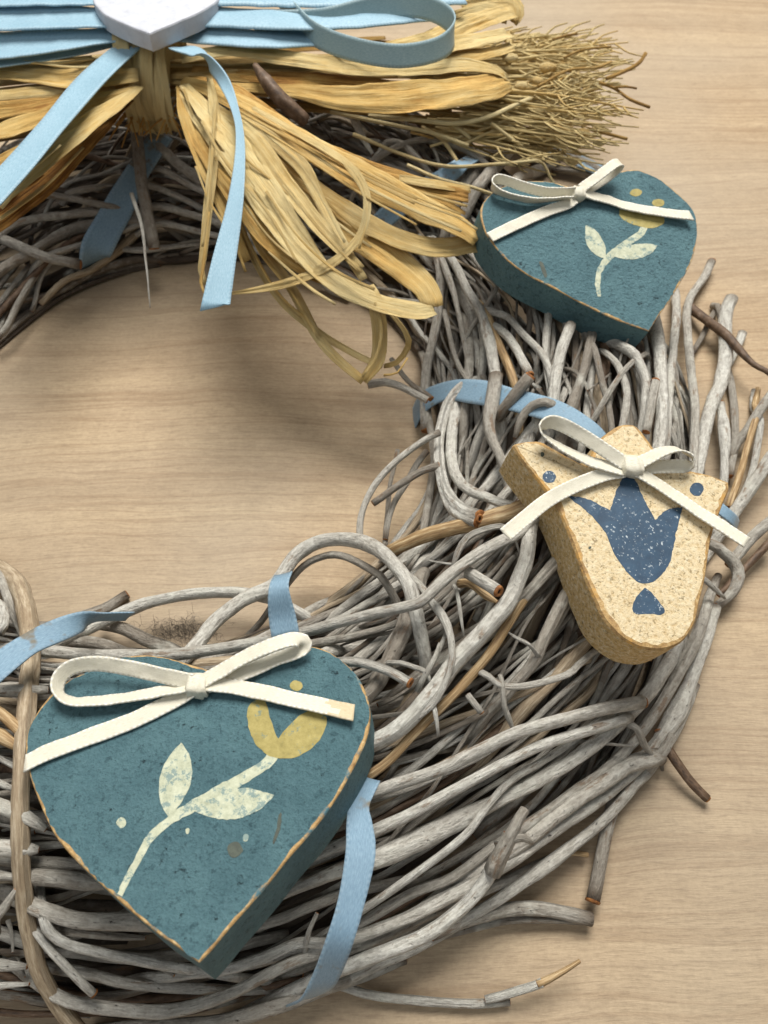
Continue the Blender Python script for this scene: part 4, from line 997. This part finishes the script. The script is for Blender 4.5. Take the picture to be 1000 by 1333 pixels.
bow_band('bow_loop', pb, [(748,250,2.4,70),(712,250,2.6,75),(682,243,2.8,78),(660,235,3.0,80),(646,233,3.0,80),(640,240,2.8,80),(648,249,2.4,75),(668,256,2.2,72),(698,261,2.2,70),(744,258,2.2,65)], 2.9, bw)
bow_band('bow_loop', pb, [(756,246,2.2,10),(774,233,4.0,12),(790,221,5.6,14),(802,212,6.2,15),(808,213,5.0,15),(800,222,3.2,10),(782,236,1.8,6),(758,250,1.5,5)], 3.0, bw)
bow_band('bow_tail', pb, [(748,259,1.6,0),(738,266,1.1,5),(712,275,.9,8),(680,289,.9,5),(652,302,.9,3),(638,309,.8,0)], 3.0, bw)
bow_band('bow_tail', pb, [(758,250,2.2,0),(772,255,1.7,6),(790,260,1.3,8),(820,269,1.3,8),(860,276,1.5,6),(900,281,1.9,4)], 3.0, bw, ucut=1.2)

# --- tulip shaped block
pt = Plane(820, 690, 46.0, 8.0, -7.0)
tu = thing('wooden_tulip', pt.p - Vector((0, 0, pt.p.z)) + Vector((0, 0, 32)), 'sand coloured wooden tulip block with speckled navy flower and white bow', 'wooden tulip')
T_OUT = [(668,580),(672,576),(690,573),(704,573),(716,579),(738,592),(764,606),(768,598),(778,574),(796,559),(808,552),(820,551),(831,555),(842,568),(852,582),(862,604),(878,609),(896,611),(920,616),(940,623),(950,627),(951,636),(945,650),(938,668),(929,694),(924,722),(920,750),(912,785),(906,810),(890,834),(866,845),(842,844),(826,839),(806,826),(787,805),(775,780),(762,750),(750,717),(738,686),(724,656),(708,634),(694,616),(679,597)]
lt = [pt.loc(u, v) for u, v in T_OUT]
outT = smooth_closed(lt, [0, 6, 15, 20], 1.0)
slab('body', pt, outT, 11.5, [SAND, WORN_SAND, SAND_SIDE], tu, bevel=0.9, seed=5.0, wear=0.5)
decal('painted_flower', pt, [(735,644),(765,650),(794,664),(803,638),(812,622),(826,624),(836,645),(853,677),(868,664),(889,660),(881,690),(875,722),(866,743),(849,758),(832,758),(815,743),(798,718),(786,690),(762,664)], NAVY, tu, corners=[0, 2, 7, 9])
decal('painted_base', pt, [(839,765),(848,771),(857,782),(866,795),(860,800),(843,799),(828,800),(823,792),(828,778)], NAVY, tu, corners=[0])
dot('painted_dot', pt, 715, 621, 8.5, 8, NAVY, tu); dot('painted_dot', pt, 907, 637, 9, 8.5, NAVY, tu); dot('worm_hole', pt, 706, 591, 2.5, 3, SPOT, tu); dot('worm_hole', pt, 768, 713, 2, 2, SPOT, tu)
bw = knot('bow', pt, 821, 608, 2.0, 2.4, 2.2, 2.0, tu)
bow_band('bow_loop', pt, [(814,604,2.8,20),(786,585,3.6,30),(758,567,4.4,40),(734,554,5.0,50),(716,549,5.0,60),(705,556,4.4,65),(706,565,3.6,55),(718,574,2.8,40),(742,588,2.4,25),(772,602,2.2,15),(812,612,2.2,10)], 3.0, bw)
bow_band('bow_loop', pt, [(826,606,2.4,10),(845,596,3.6,20),(864,587,4.6,30),(882,584,5.0,45),(896,590,4.4,60),(902,600,3.4,60),(894,606,2.4,40),(876,607,1.8,20),(850,608,1.6,10),(826,610,1.6,5)], 3.0, bw)
bow_band('bow_tail', pt, [(812,613,1.9,0),(786,618,1.5,8),(745,634,1.4,10),(712,652,2.0,8),(682,676,3.2,4),(658,696,3.6,0)], 3.0, bw)
bow_band('bow_tail', pt, [(828,612,2.4,0),(850,626,1.7,6),(872,641,1.4,8),(910,666,1.6,6),(948,690,2.4,4),(972,706,2.8,0)], 3.0, bw)

# --- white heart on the blue bow
pw = Plane(200, 20, 72, 0, 2)
wh = thing('wooden_heart', pw.p - Vector((0, 0, pw.p.z)) + Vector((0, 0, 62)), 'white painted wooden heart on the pale blue bow, cut by the top edge', 'wooden heart', 'wooden hearts of the bow')
tipA = Vector(la[20]); nA = Vector(la[0]); ayA = (nA - tipA).normalized(); axA = Vector((ayA.y, -ayA.x))
wA = max((Vector(p) - tipA).dot(axA) for p in outA) - min((Vector(p) - tipA).dot(axA) for p in outA)
tw = Vector(pw.loc(194, 43)); wpx = (Vector(pw.loc(288, 0)) - Vector(pw.loc(122, 0))).length
kk = wpx * 1.0 / wA
outW = []
for p in outA:
    d = Vector(p) - tipA; outW.append((tw.x + d.dot(axA) * kk + 1.0 * d.dot(ayA) * kk * 0.05, tw.y + d.dot(ayA) * kk * 1.02))
slab('body', pw, outW, 5.2, [WHITE, WHITE, WHITE], wh, bevel=0.6, seed=14.0, wear=0.3)
